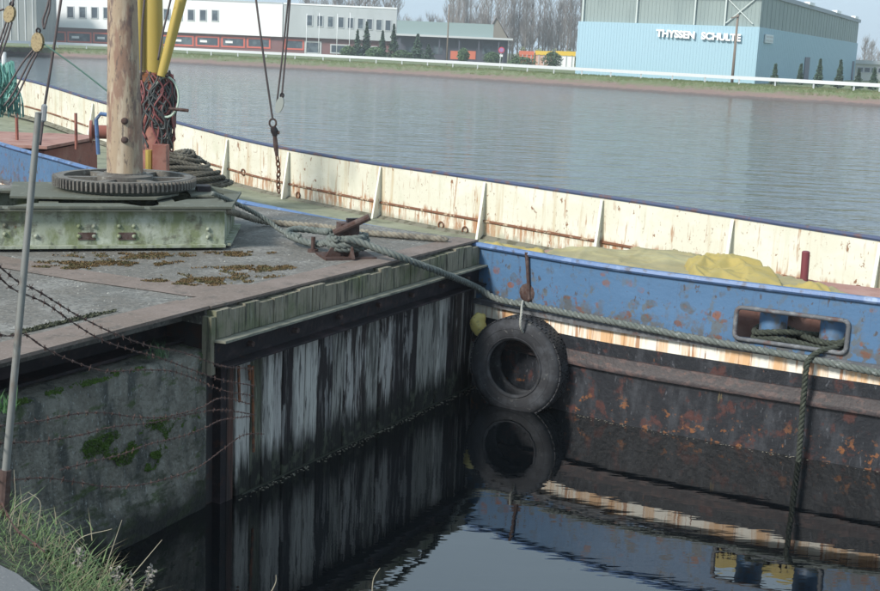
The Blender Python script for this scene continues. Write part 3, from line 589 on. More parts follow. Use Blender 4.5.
# pinkish edge plates and the second band that runs into them
A_ = [wp(0, .03), wp(2, .03), wp(S_C, .04)]; lft = atz(-60, 357, ZQ); l0 = atz(0, 345, ZQ)
edge = [wp(0, .035, ZQ+.006), wp(S_C-.0, .035, ZQ+.006), wp(S_C+3.2, .035, ZQ+.006)]
mb = MB(); mb.prism([wp(0, .04, ZQ-.012), wp(S_C, .04, ZQ-.012), wp(S_C, -.27, ZQ-.012), wp(0, -.22, ZQ-.012)], (0, 0, .02)); mb.build('edge_plate', m_strip, quay)
mb = MB(); mb.prism([wp(S_C+.004, .03, ZQ-.012), wp(S_C+4, .12, ZQ-.012), wp(S_C+4, -.25, ZQ-.012), wp(S_C+.004, -.29, ZQ-.012)], (0, 0, .024)); mb.build('edge_plate', m_strip, quay)
g = [atz(-120, 242, ZQ), atz(0, 256, ZQ), atz(82, 270.5, ZQ), atz(150, 280, ZQ), atz(205, 285, ZQ), atz(250, 285, ZQ)]; h_ = [atz(-120, 256, ZQ), atz(0, 268, ZQ), atz(80, 281.5, ZQ), atz(150, 291, ZQ), atz(190, 297, ZQ), atz(215, 299, ZQ)]
mb = MB(); mb.sheet([p+Vector((0, 0, .006)) for p in g], [p+Vector((0, 0, .006)) for p in h_]); mb.build('cross_band', m_strip, quay)
# dark girder in the recess + mossy ledge + concrete wall
concw = thing('concrete_wall', 'mossy stained concrete quay wall below the left deck edge, barbed wire in front', 'wall', wp(S_C+1.5, 0, 0))
MB().prism([wp(S_C+.02, -.38, 1.30), wp(10, -.38, 1.30), wp(10, -.42, 1.30), wp(S_C+.02, -.42, 1.30)], (0, 0, ZQ-.15-1.30)).build('girder_web', m_darkst, concw)
MB().prism([wp(S_C+.02, -.2, 1.30), wp(10, -.2, 1.30), wp(10, -.377, 1.30), wp(S_C+.02, -.377, 1.30)], (0, 0, .022)).build('girder_flange', m_darkst, concw)
# sculpted wall surface
prof0 = [(-.44, 1.285), (-.3, 1.275), (-.16, 1.265), (-.03, 1.262), (0, 1.235), (.0, 1.1), (.0, .95), (.0, .8), (.0, .65), (.005, .5), (.01, .4), (.04, .32), (.12, .25), (.17, .16), (.17, .08), (.13, .0), (.12, -.4)]
ns = 130; vs = []
for i in range(ns+1):
    s_ = S_C+.0+i*8/ns
    for (o_, z_) in prof0:
        if z_ < .6: o_ *= .62*min(1, i*8/ns/1.2)
        p = wp(s_, o_, z_); nn = noise.noise(p*3)*.018+noise.noise(p*11)*.009
        if abs(o_+.03) < .04 and z_ > 1.2: nn += noise.noise(p*6)*.025+noise.noise(p*17)*.012
        if i == 0: nn = 0
        vs.append(p+NW*nn+Vector((0, 0, nn*.8 if z_ > 1.2 else 0)))
np_ = len(prof0)
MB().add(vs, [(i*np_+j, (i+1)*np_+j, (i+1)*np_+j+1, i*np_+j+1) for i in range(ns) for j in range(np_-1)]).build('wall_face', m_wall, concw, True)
def moss_patch(name, mt, spots, nrm, nper, size, label=None, thr=None):
    mb = MB()
    for (c, ru, u, rv, v) in spots:
        for _ in range(nper):
            a = random.uniform(0, 6.283); r_ = math.sqrt(random.random())*(1+.3*math.sin(a*3)); p = c+u*ru*r_*math.cos(a)+v*rv*r_*math.sin(a)+nrm*random.uniform(0, .012)
            if thr is not None and noise.noise(p*5.5)+.5*noise.noise(p*17) < thr: continue
            q = Vector((random.gauss(0, 1), random.gauss(0, 1), random.gauss(0, 1))).normalized()*size*random.uniform(.5, 1.4); w_ = q.orthogonal().normalized()*size*.6
            mb.add([p-q, p+w_, p+q+nrm*size*.6, p-w_], [(0, 1, 2, 3)])
    return stuff(mb.build(name, mt))
def wallpt(px_, py_): return onwall(px_, py_, wp(0, .0), wp(5, .0))
sp = []
for (x, y, rx, ry) in ((157, 432, .11, .07), (148, 448, .12, .05), (190, 425, .06, .03), (125, 452, .12, .04), (95, 445, .16, .035), (165, 423, .1, .03), (150, 458, .1, .04), (182, 412, .09, .02)):
    sp.append((wallpt(x, y), rx, DW, ry, Vector((0, 0, 1))))
sp = [(c, ru*1.5, u, rv*1.9, v) for c, ru, u, rv, v in sp]
moss_patch('wall_moss', m_mossg, sp, NW, 1500, .008, thr=.04)
sp = [(atz(x, y, 1.285), .2, DW, .05, NW) for (x, y) in ((110, 377), (85, 385), (60, 392), (35, 399), (25, 402), (125, 372))]
moss_patch('ledge_moss', m_mossg, sp, Vector((0, 0, 1)), 420, .009, thr=.0)
XV = Vector((1, 0, 0)); YV = Vector((0, 1, 0))
sp = [(atz(x, y, ZQ), rx, Vector((.96, .28, 0)), ry, Vector((-.28, .96, 0))) for (x, y, rx, ry) in ((112, 256, .5, .18), (160, 256, .4, .16), (90, 264, .4, .14), (140, 264, .35, .12), (75, 268, .3, .08), (185, 282, .3, .12), (225, 278, .45, .22), (245, 270, .4, .16), (262, 268, .25, .1), (205, 284, .3, .1), (240, 254, .3, .12))]
moss_patch('deck_moss', m_moss, sp, Vector((0, 0, 1)), 2300, .009, thr=.0)
sp = [(atz(x, y, ZQ), rx, DW, .03, NW) for (x, y, rx) in ((60, 324, .3), (85, 318, .25), (35, 330, .2), (20, 215, .6), (5, 200, .5), (30, 194, .4))]
moss_patch('crack_moss', mat('dirt_tufts', (.06, .065, .04), .95), sp, Vector((0, 0, 1)), 260, .014)
# gravel and crumbs on the deck
mb = MB()
for _ in range(600):
    q = atz(random.uniform(0, 440), random.uniform(190, 338), ZQ)
    if not inpoly(q, qpoly): continue
    r_ = random.uniform(.004, .016); rr = [Vector((random.uniform(.6, 1)*r_*math.cos(k*1.57), random.uniform(.6, 1)*r_*math.sin(k*1.57), 0)) for k in range(4)]
    mb.add([q+x for x in rr]+[q+Vector((0, 0, r_*.8))], [(0, 1, 4), (1, 2, 4), (2, 3, 4), (3, 0, 4)])
stuff(mb.build('grit', mat('grit', (.27, .27, .25), .9)))
# timber front
tw_ = thing('timber_quay_front', 'streaked vertical timber planking of the quay front above the dark water', 'quay wall', wp(S_C/2, 0, 0))
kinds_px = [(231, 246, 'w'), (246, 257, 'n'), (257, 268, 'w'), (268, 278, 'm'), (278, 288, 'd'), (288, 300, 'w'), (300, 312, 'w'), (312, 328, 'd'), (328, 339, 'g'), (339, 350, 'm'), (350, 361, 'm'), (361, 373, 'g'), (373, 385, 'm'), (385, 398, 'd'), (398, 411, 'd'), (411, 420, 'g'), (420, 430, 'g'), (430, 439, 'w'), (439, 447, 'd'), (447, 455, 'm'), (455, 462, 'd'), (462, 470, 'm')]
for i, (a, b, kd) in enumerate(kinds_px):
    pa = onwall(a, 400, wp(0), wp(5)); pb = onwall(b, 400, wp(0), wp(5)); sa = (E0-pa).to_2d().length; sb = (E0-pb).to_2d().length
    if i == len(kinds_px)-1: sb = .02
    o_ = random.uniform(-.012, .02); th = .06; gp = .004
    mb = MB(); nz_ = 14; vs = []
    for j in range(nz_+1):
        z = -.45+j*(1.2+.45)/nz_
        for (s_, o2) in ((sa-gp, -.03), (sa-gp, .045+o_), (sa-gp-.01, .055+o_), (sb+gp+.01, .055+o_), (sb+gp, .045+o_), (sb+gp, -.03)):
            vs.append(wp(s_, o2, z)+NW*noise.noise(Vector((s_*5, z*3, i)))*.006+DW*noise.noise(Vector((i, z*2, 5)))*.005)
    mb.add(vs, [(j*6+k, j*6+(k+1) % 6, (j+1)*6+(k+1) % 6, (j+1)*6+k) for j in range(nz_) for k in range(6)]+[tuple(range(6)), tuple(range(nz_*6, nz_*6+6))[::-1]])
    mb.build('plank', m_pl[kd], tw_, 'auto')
# deep tarred pile and rust stained pile at the near corner
pa = onwall(219, 420, wp(0), wp(5)); s0 = (E0-pa).to_2d().length
MB().box(wp(s0+.02, .01, .36), DW*.07, NW*.1, (0, 0, 1.66)).build('pile', m_darkst, tw_)
MB().box(wp(s0-.055, .015, .36), DW*.075, NW*.1, (0, 0, 1.66)).build('pile', mat('rust_stained_pile', (.025, .016, .015), .8, layers=[((.075, .032, .022), (12, 12, 1), .48, .6, .9), ((.015, .015, .014), (20, 20, 2), .55, .64, .9)], bump=((50, 50, 4), .8, .01)), tw_)
MB().box(wp(S_C+.03, .045, 1.31), DW*.05, NW*.09, (0, 0, .45)).build('corner_post', m_fascia, tw_)
# upper fender boards (short verticals)
nb = 24
for i in range(nb):
    sa = S_C+.0-(i*(S_C-.05)/nb); sb = sa-(S_C-.05)/nb
    o_ = random.uniform(-.006, .01); MB().prism([wp(sa-.003, -.015, 1.36), wp(sb+.003, -.015, 1.36), wp(sb+.003, .085+o_, 1.36), wp(sa-.003, .085+o_, 1.36)], (0, 0, 1.575-1.36+random.uniform(-.028, .008))).build('fender_board', m_fascia, tw_)
mb = MB(); mb.prism([wp(S_C+.02, .058, 1.335), wp(-.02, .058, 1.335), wp(-.02, .2, 1.345), wp(S_C+.02, .2, 1.345)], (0, 0, .018)); mb.build('channel_top_flange', m_flange, tw_)
MB().prism([wp(S_C+.02, .06, 1.15), wp(-.02, .06, 1.15), wp(-.02, .09, 1.15), wp(S_C+.02, .09, 1.15)], (0, 0, .184)).build('channel_web', m_darkst, tw_)
MB().prism([wp(S_C+.02, .0905, 1.15), wp(-.02, .0905, 1.15), wp(-.02, .2, 1.145), wp(S_C+.02, .2, 1.145)], (0, 0, .016)).build('channel_bottom_flange', m_darkst, tw_)
for s_ in (.35, .9, 1.5, 2.1, 2.75, 3.4, 4.0):
    MB().lathe(wp(s_, .09, 1.25), NW, [(0, .045), (.022, .045), (.026, .03), (.026, 0)], 6).build('bolt', m_drust, tw_)
# waterline wale
MB().prism([wp(s0-.2, .06, -.01), wp(0, .06, -.01), wp(0, .08, -.01), wp(s0-.2, .08, -.01)], (0, 0, .018)).build('waterline_batten', mat('slime', (.03, .035, .025), .5), tw_)
# rusty straps for the wire on the first planks
for px_, y0_, y1_ in ((238.5, 366, 402), (252.5, 366, 452), (249, 365, 380)):
    a = onwall(px_, y0_, wp(0, .08), wp(5, .08)); b = onwall(px_+1, y1_, wp(0, .08), wp(5, .08)); MB().beam(a, b, .022, .012, up=NW).build('rusty_strap', m_rust, tw_)

# ---- bollard
bc = atz(343, 257, ZQ)
bol = thing('mooring_bollard', 'rusty brown steel mooring bollard with a slanted crossbar at the quay edge', 'bollard', bc)
d1 = Vector((.93, .37, 0)); d2 = Vector((-.37, .93, 0))
MB().prism([bc+d1*.28-d2*.18, bc+d1*.28+d2*.18, bc-d1*.22+d2*.18, bc-d1*.22-d2*.18], (0, 0, .022)).build('base_plate', m_drust, bol)
MB().prism([bc+d1*a+d2*b+Vector((0, 0, .022)) for a, b in ((-.05, -.08), (.13, -.08), (.13, .08), (-.05, .08))], (0, 0, .31)).build('post', m_drust, bol)
MB().prism([bc-d1*.2-d2*.09+Vector((0, 0, .022)), bc-d1*.05-d2*.09+Vector((0, 0, .022)), bc-d1*.05-d2*.09+Vector((0, 0, .25))], d2*.02).build('gusset', m_drust, bol)
MB().prism([bc+d1*.02-d2*.26+Vector((0, 0, .022)), bc+d1*.02-d2*.081+Vector((0, 0, .022)), bc+d1*.02-d2*.081+Vector((0, 0, .25))], d1*.02).build('gusset', m_drust, bol)
ba = aty(334, 233, bc.y-.1); bb = aty(369.5, 217, bc.y-.1)
MB().tube([ba, bb], .033, 10).build('crossbar', m_drust, bol)
MB().box((ba+bb)/2+Vector((.0, .14, .02)), d1*.12, d2*.05, (0, 0, .05)).build('keeper', m_darkst, bol)
ring = thing('ring_stub', 'short rusty iron stub standing on the quay left of the bollard', 'mooring stub', atz(313, 252, ZQ))
q = atz(313, 252, ZQ)
MB().lathe(q, (0, 0, 1), [(0, .03), (.05, .03), (.055, 0)], 10).build('foot', m_drust, ring); MB().tube([q, q+Vector((0, 0, .15))], .02, 8).build('pin', m_drust, ring)

# ================================================================== BARGE
nearp = [Vector(p) for p in ((9.6, 8.6, 1.57), (7.2, 9.25, 1.57), (5.2, 10.02, 1.57), (3.9, 10.65, 1.57), (2.78, 11.19, 1.57), (1.56, 11.88, 1.57), (.42, 12.8, 1.57), (-1.14, 14.02, 1.57), (-2.37, 15.25, 1.57))]
nearp += [aty(175, 188, 16.4), aty(105, 172, 17.5), aty(52, 157.5, 18.9), aty(0, 143, 20.4)]
nearp += [nearp[-1]+Vector((-2.8, 3.3, .18)), nearp[-1]+Vector((-6, 8.2, .5)), nearp[-1]+Vector((-8.4, 13.6, .95))]
f0 = aty(170, 120, 26.4); f1 = aty(20, 78, 31.8); f2 = aty(95, 99.5, 29.2)
farp = [Vector((11.2, 10.0, 1.57)), Vector((9.6, 11.3, 1.57)), atz(980, 253, 1.57), atz(880, 238, 1.57), atz(770, 221, 1.57), atz(660, 204, 1.57), atz(550, 188, 1.57), atz(440, 172, 1.57), aty(345, 158, 22.3), aty(255, 141.5, 24.3), f0, f2, f1, f1+Vector((-5, 3.0, .5)), nearp[-1]+Vector((.3, .2, 0))]
def curve_n(pts, flip, n=6):
    P = spline(pts, n); out = []
    for i, p in enumerate(P):
        t = P[min(i+1, len(P)-1)]-P[max(i-1, 0)]; nn = Vector((t.y, -t.x, 0)).normalized()*flip; out.append((p, nn))
    return out
NP = curve_n(nearp, -1); FP = curve_n(farp, 1)
if NP[30][1].y > 0: NP = [(p, -n_) for p, n_ in NP]          # near normal -> towards camera (outboard)
if FP[30][1].y < 0: FP = [(p, -n_) for p, n_ in FP]          # far normal -> away (outboard)
DK = .62
barge = thing('barge', 'long blue and white steel barge with rust stains moored beside the quay', 'barge', (1.0, 15, 0))
dz = lambda p: DK+(p.z-1.57)*.9
lo = [p for p, n_ in NP]
mb = MB(); mb.sheet([Vector((p.x, p.y, dz(p)))-n_*.06 for p, n_ in NP], [Vector((q.x, q.y, dz(q)))-m_*.06 for (q, m_) in [FP[round(i*(len(FP)-1)/(len(NP)-1))] for i in range(len(NP))]]); mb.build('deck', m_deck, barge)
def zoff(z): return lambda p: z+(p.z-1.57)
MB().band(NP, -.06, .0, -.5, zoff(.80)).build('hull', m_hull, barge, 'auto')
MB().band(FP, -.06, .0, -.5, lambda p: dz(p)-.03).build('hull', m_hull, barge, 'auto')
MB().band(NP, -.06, .004, zoff(.8005), zoff(.935)).build('white_band', m_band, barge, 'auto')
MB().band(NP, -.055, .055, zoff(.9355), zoff(.985)).build('deck_edge_rail', m_fend, barge, 'auto')
# rub rail: half round
def sweep_prof(P, prof):
    mb = MB(); k = len(prof); vs = []
    for p, n_ in P:
        for o, z in prof: vs.append(Vector((p.x+n_.x*o, p.y+n_.y*o, z+(p.z-1.57))))
    mb.add(vs, [(i*k+j, (i+1)*k+j, (i+1)*k+(j+1) % k, i*k+(j+1) % k) for i in range(len(P)-1) for j in range(k)]); return mb
sweep_prof(NP, [(.0, .52), (.03, .512), (.05, .52), (.05, .55), (.042, .565), (.012, .66), (.0, .665)]).build('rub_rail', m_rub, barge, 'auto')
for px_ in (745, 862, 655): pass
# near bulwark, with the mooring port cut out of it
cs = [0]
for (a, _), (b, _) in zip(NP, NP[1:]): cs.append(cs[-1]+(b-a).to_2d().length)
def sat(pt):
    k = min(range(len(NP)), key=lambda i: (NP[i][0]-pt).to_2d().length); best = None
    for j in (k-1, k):
        if j < 0 or j+1 >= len(NP): continue
        a = NP[j][0].to_2d(); b = NP[j+1][0].to_2d(); t = max(0, min(1, (pt.to_2d()-a).dot(b-a)/(b-a).length_squared)); d = (a.lerp(b, t)-pt.to_2d()).length
        if best is None or d < best[0]: best = (d, cs[j]+t*(cs[j+1]-cs[j]))
    return best[1]
def nat(s_):
    for j in range(len(cs)-1):
        if cs[j+1] >= s_: break
    t = (s_-cs[j])/(cs[j+1]-cs[j]); return NP[j][0].lerp(NP[j+1][0], t), NP[j][1].lerp(NP[j+1][1], t).normalized()
hp0 = onwall(848.5, 330, nearp[3], nearp[4]); hp1 = onwall(736, 320, nearp[3], nearp[4]); sA, sB = sat(hp0), sat(hp1); ZA, ZB = 1.045, 1.345
mid = [nat(sA)]+[(p, n_) for (p, n_), c_ in zip(NP, cs) if sA+.02 < c_ < sB-.02]+[nat(sB)]
left = [nat(sB)]+[(p, n_) for (p, n_), c_ in zip(NP, cs) if c_ > sB+.02]; right = [(p, n_) for (p, n_), c_ in zip(NP, cs) if c_ < sA-.02]+[nat(sA)]
mb = MB(); zt = lambda p: p.z-.01
for seg in (left, right): mb.band(seg, -.012, .0, zoff(.9855), zt)
mb.band(mid, -.012, .0, ZB, zt); mb.band(mid, -.012, .0, zoff(.9855), ZA); mb.build('bulwark', m_blue, barge, 'auto')
sweep_prof(NP, [(-.04, 1.56), (-.03, 1.535), (.03, 1.535), (.045, 1.555), (.03, 1.585), (-.03, 1.585)]).build('gunwale_rim', m_rim, barge, 'auto')
# port frame
rr_ = .05; lp = []
for (cx_, cz_, a0) in ((sA+rr_, ZB-rr_, 90), (sA+rr_, ZA+rr_, 180), (sB-rr_, ZA+rr_, 270), (sB-rr_, ZB-rr_, 0)):
    for k in range(4):
        an = R(a0+k*30); p, n_ = nat(cx_+rr_*math.cos(an)*1); lp.append(Vector((p.x, p.y, 0))+n_*.012+Vector((0, 0, cz_+rr_*math.sin(an))))
lp2 = []
for a, b in zip(lp, lp[1:]+lp[:1]):
    lp2 += [a.lerp(b, k/6) for k in range(6)]
lp2.append(lp2[0]); MB().tube(lp2, .022, 8, False).build('port_frame', m_fend, barge, True)
# straps and scuff welds on the bulwark outside
def nearpt(px_, py_, off=0.02):
    for i in range(len(NP)-1):
        a, b = NP[i][0], NP[i+1][0]; q = onwall(px_, py_, a, b); t = (q-a).to_2d().dot((b-a).to_2d())/(b-a).to_2d().length_squared
        if -.001 <= t <= 1.001 and q.y > 0: return q+NP[i][1]*off, NP[i][1]
    return aty(px_, py_, 11.5), Vector((-.45, -.89, 0))
a, n_ = nearpt(528.5, 252, .03); b, _ = nearpt(530.5, 300, .02)
MB().tube([a, a.lerp(b, .5), b], [.022, .018, .02], 8).build('seam_bar', m_drust, barge)
q, n_ = nearpt(527, 293, .0); MB().lathe(q, n_, [(0, .025), (.05, .022), (.085, .01), (.1, 0)], 12).build('boss', m_drust, barge, True)
# far bulwark: inside face white, blue outside/top, seam, stays
MB().band(FP, -.03, -.004, lambda p: dz(p)-.02, zt).build('bulwark', m_white, barge, 'auto')
MB().band(FP, -.0039, .01, lambda p: dz(p)-.02, zt).build('bulwark_outside', m_blue, barge, 'auto')
sweep_prof(FP, [(-.05, 1.56), (-.04, 1.535), (.03, 1.535), (.04, 1.555), (.03, 1.585), (-.04, 1.585)]).build('gunwale_rim', mat('dark_blue_rim', (.05, .07, .14), .6, layers=[((.12, .06, .05), (6, 6, 6), .52, .62, .8)]), barge, 'auto')
sweep_prof(FP, [(-.031, .87), (-.031, .915), (-.055, .91), (-.06, .885)]).build('bulwark_seam', m_seam, barge)
sweep_prof(FP, [(-.031, .6), (-.031, .67), (-.1, .64), (-.16, .6)]).build('waterway_bar', mat('mossy_bar', (.16, .155, .12), .9, layers=[((.08, .075, .05), (6, 6, 6), .5, .6, .9)]), barge)
def farpt(px_, py_):
    for i in range(len(FP)-1):
        a, b = FP[i][0], FP[i+1][0]; q = onwall(px_, py_, a, b); t = (q-a).to_2d().dot((b-a).to_2d())/(b-a).to_2d().length_squared
        if -.001 <= t <= 1.001 and q.y > 0: return Vector((q.x, q.y, a.z)), FP[i][1], (b-a).normalized()
for (px_, py_) in ((95, 100), (229.5, 135), (291, 147), (383, 168), (487, 187), (604, 206), (735, 223), (883, 244), (1030, 262)):
    q, n_, d_ = farpt(px_, py_); zd = dz(q); dd = Vector((d_.x, d_.y, 0)).normalized()
    p0 = Vector((q.x, q.y, q.z-.05))-n_*.031; P0 = p0; P1 = Vector((q.x, q.y, zd))-n_*.031; P2 = Vector((q.x, q.y, zd))-n_*.25-dd*.06; P3 = Vector((q.x, q.y, zd))-n_*.30
    P4 = Vector((q.x, q.y, q.z-.05))-n_*.06
    MB().prism([P0, P1, P2, P4], dd*.012).build('bulwark_stay', m_whitestay, barge)
    MB().beam(P4, P2, .045, .012, up=dd.cross(P2-P4)).build('stay_flange', m_whitestay, barge)
for px_, py_ in ((300, 195), (443, 225), (467, 230), (245, 172), (860, 290)):
    q, n_, d_ = farpt(px_, py_); zz = onwall(px_, py_, q, q+d_).z; lp = [Vector((q.x, q.y, zz))-n_*.05+Vector((d_.x, d_.y, 0))*.06*math.cos(k*.628)+Vector((0, 0, .06*math.sin(k*.628))) for k in range(11)]; MB().tube(lp, .012, 5, False).build('ring', m_rust, barge)
# bow/stern ends
for P_, Q_ in ((NP[0], FP[0]), (NP[-1], FP[-1])):
    a, b = P_[0], Q_[0]
    MB().prism([Vector((a.x, a.y, -.5)), Vector((b.x, b.y, -.5)), Vector((b.x, b.y, b.z)), Vector((a.x, a.y, a.z))], (.06, -.02, 0)).build('end_plate', m_hull, barge)
# bitts behind the port
for px_ in (767.5, 830.5):
    p, n_ = nearpt(px_, 330, -.26); p.z = 0
    MB().lathe(Vector((p.x, p.y, DK)), (0, 0, 1), [(.17, 0), (.16, .05), (.13, .06), (.13, .8), (.12, .83), (0, .84)], 20).build('bitt', m_blue, barge, 'auto')
pb, n_ = nearpt(799, 330, -.26); pa_, _ = nearpt(755, 330, -.26); pc_, _ = nearpt(843, 330, -.26); pa_.z = pc_.z = DK+.02
MB().beam(pa_, pc_, .34, .03).build('bitt_base', m_blue, barge)
# blue sill seen below the port
sill = [(p, n_) for p, n_ in mid]
MB().band(sill, -.16, -.013, 1.0, 1.03).build('port_sill', m_rim, barge, 'auto')
# barge hatch with faded red boards (left)
HZ = 1.62
H0 = atz(53, 149, HZ); H1 = atz(104, 139, HZ); across = (H1-H0); across.z = 0; wd_h = across.length; across.normalize(); along = Vector((-across.y, across.x, 0))
along = (along*.9+Vector((-.35, 0, 0))).normalized()
for i in range(7):
    a = H0+along*(i*1.15); zt_ = random.uniform(-.02, .03)
    MB().prism([a-across*.25+Vector((0, 0, zt_)), a+across*(wd_h)+Vector((0, 0, zt_)), a+across*(wd_h)+along*1.11+Vector((0, 0, zt_)), a-across*.25+along*1.11+Vector((0, 0, zt_))], (0, 0, .05)).build('hatch_board', m_pink, barge)
MB().prism([H0-across*.12+along*.1-Vector((0, 0, .9)), H0+across*(wd_h-.1)+along*.1-Vector((0, 0, .9)), H0+across*(wd_h-.1)+along*8-Vector((0, 0, .9)), H0-across*.12+along*8-Vector((0, 0, .9))], (0, 0, .87)).build('hatch_coaming', m_red, barge)
# deck locker behind the pale mast

q = aty(101, 137, 21.2); MB().tube([q+Vector((-.05, 0, -.3)), q+Vector((-.08, 0, .3)), q+Vector((0, 0, .4)), q+Vector((.35, 0, .36))], .035, 8).build('blue_handrail', m_rim, barge)
MB().lathe(aty(103, 132, 21.5), (1, .2, 0), [(0, -.22), (.2, -.22), (.2, -.18), (.12, -.17), (.12, .17), (.2, .18), (.2, .22), (0, .22)], 16).build('winch_drum', m_red, barge, 'auto')
for px_ in (17, 76):
    q = aty(px_, 132, 21.5); MB().tube([q+Vector((0, 0, -.3)), q+Vector((0, 0, .33))], .03, 6).build('stanchion', m_red, barge)
# ship's mast: yellow tube on a rusty column
my = 20.6
def col(x0, y0, x1, y1, r0, r1, Y, nm, mt, n=14): return MB().tube([aty(x0, y0, Y), aty((x0+x1)/2, (y0+y1)/2, Y), aty(x1, y1, Y)], [r0, (r0+r1)/2, r1], n).build(nm, mt, barge, 'auto')
pb = aty(153, 77, my); pt = aty(152, 0, my); pt2 = pb+(pt-pb)*3.2
MB().tube([pb, pt, pt2], [.175, .172, .16], 20).build('mast', m_yel, barge, 'auto')
pf = Vector((pb.x+.05, pb.y, DK)); MB().tube([pf, pb+Vector((0, 0, .02))], [.24, .185], 16).build('mast_column', m_red, barge, 'auto')
MB().lathe(pb, (0, 0, 1), [(.18, -.1), (.215, -.08), (.215, .06), (.18, .08)], 20).build('mast_collar', m_rust, barge, 'auto')
a = aty(161.5, 76, my-.3); b = aty(182, -4, my-.3); MB().tube([a, b, b+(b-a)*2.2], [.075, .09, .09], 12).build('derrick_boom', m_yel, barge, 'auto')
a2 = aty(139, 70, my-.2); b2 = aty(139.5, 0, my-.2); MB().tube([a2, b2, b2+(b2-a2)*2], .06, 10).build('ladder_rail', m_yel, barge, 'auto')
MB().tube([aty(169, 108.5, my-.3), aty(188.5, 110.5, my-.3)], .028, 8).build('peg', m_drust, barge); MB().tube([aty(160, 74.5, my-.3), aty(168, 75.5, my-.3)], .04, 8).build('pin', m_darkst, barge)
q = aty(166, 97, my-.2); MB().tube([q+Vector((.28*math.sin(k*.3)*.75, 0, .33*math.cos(k*.3))) for k in range(22)], .02, 6).build('hoop', mat('pale_green_pipe', (.4, .5, .42), .6), barge)
MB().box(aty(161, 163, 19.9), (.22, 0, 0), (0, .25, 0), (0, 0, .6)).build('valve_box', m_red, barge)
MB().tube([aty(149, 180, 19.9), aty(149, 150, 19.9)], .06, 8).build('yellow_pipe', m_yel, barge)

# ---- pulleys, cables, hoses and rope aboard
def cable(pts, r, name, label, mt, cat='cable', group=None, n=6): return tag(MB().tube(spline(pts, 6), r, n).build(name, mt, None, True), label, cat, group)
LY = 18.0
def pulley(px_, py_, hpx, Y, tilt, label, mt, wdf=.55):
    c = aty(px_, py_, Y); h = hpx*Y/FOC; u = Vector((math.sin(tilt), 0, math.cos(tilt))); s_ = Vector((u.z, 0, -u.x)); r_ = thing('pulley_block', label, 'pulley', c)
    for o in (-.04, .04):
        poly = [c+Vector((0, o, 0))+u*h*.5*math.cos(a)+s_*h*.5*wdf*math.sin(a) for a in [k*math.pi/6 for k in range(12)]]
        MB().prism(poly, (0, .022, 0)).build('cheek', mt, r_)
    MB().lathe(c+Vector((0, -.018, 0)), (0, 1, 0), [(0, 0), (h*.22, 0), (h*.17, .02), (h*.22, .045), (0, .045)], 14).build('sheave', m_drust, r_)
    lp = [c+u*(h*.58)+u*h*.12*math.cos(k*.7)+s_*h*.1*math.sin(k*.7) for k in range(10)]; MB().tube(lp, .014, 5).build('shackle', m_darkst, r_)
    return r_
pulley(37.5, 42, 19, LY, .1, 'pale wooden pulley block hanging before the white building wall', m_wood, .6)
pulley(9.5, 14, 17, LY, .25, 'wooden pulley block at the upper left before the grey shed', m_wood, .6)
pulley(279.5, 105, 17, 21, .25, 'grey pulley block at the foot of the hanging cables', mat('grey_block', (.3, .32, .3), .6), .45)
C_ = lambda pts, Y: [aty(x, y, Y) for x, y in pts]
cable(C_([(44, 29), (43, 20), (47, 8), (50, -6), (53, -30)], LY), .018, 'cable', 'looped dark cable above the pale wooden pulley', m_wirer)
cable(C_([(44, 29), (47, 18), (50, 5), (50.5, -30)], LY), .016, 'cable', 'second leg of the loop above the pale wooden pulley', m_wirer)
for i, (x0, x1, y1) in enumerate(((33, 12, 78), (36, 18, 84), (39, 22, 86))): cable(C_([(x0, 50), ((x0+x1)/2, (50+y1)/2-1), (x1-4, y1+8), (x1-14, y1+22)], LY), .015, 'tackle_rope', ('leftmost of three', 'middle of three', 'rightmost of three')[i]+' tackle ropes slanting down from the pale wooden pulley', m_wirer, 'rope', 'tackle ropes under the wooden pulley')
for i, (x0, x1) in enumerate(((6, -6), (9, -3), (12, 1))): cable(C_([(x0, 22), ((x0+x1)/2, 40), (x1-4, 66)], LY), .015, 'tackle_rope', ('leftmost', 'middle', 'rightmost')[i]+' tackle rope below the pulley at the upper left', m_wirer, 'rope', 'tackle ropes under the upper left pulley')
cable(C_([(12, 6), (14, -5), (15, -30)], LY), .018, 'cable', 'short cable holding the upper left pulley', m_wirer)
cable(C_([(-6, 12), (4, 9)], LY), .015, 'cable', 'short dark line entering left at the upper pulley', m_wirer)
cable(C_([(62.5, -10), (52, 60), (45, 104), (43, 120), (40, 145)], LY+.3), .022, 'cable', 'dark stay cable running steeply down to the red hatch', m_wirer)
q = C_([(44.6, 104), (43, 122)], LY+.25); tag(MB().tube([q[0], q[0].lerp(q[1], .1), q[0].lerp(q[1], .9), q[1]], [.02, .045, .045, .02], 8).build('turnbuckle', mat('grey_turnbuckle', (.3, .31, .32), .5)), 'grey turnbuckle at the lower end of the stay cable', 'turnbuckle')
cable(C_([(44, 44), (75, 66), (106, 90), (112, 94)], LY), .013, 'guy_line', 'thin green guy line from the wooden pulley to the pale mast', mat('green_line', (.08, .16, .13), .7), 'rope')
cable(C_([(172, -6), (163, 32), (158, 60)], my-.5), .018, 'cable', 'dark cable between the yellow mast and the boom', m_wirer)
cable(C_([(145, -6), (142, 30), (141, 80)], my-.5), .02, 'cable', 'dark cable running down beside the yellow mast', m_wirer)
HY = 21.5
cable(C_([(254.5, -12), (262, 45), (271, 108), (273, 120)], HY), .02, 'cable', 'left single cable of the hanging hook tackle', m_wirer)
cable(C_([(289.5, -12), (283, 50), (277, 102)], HY), .017, 'cable', 'middle of the three hanging hook cables', m_wirer)
cable(C_([(291, -12), (286, 50), (281.5, 100)], HY), .017, 'cable', 'right one of the three hanging hook cables', m_wirer)
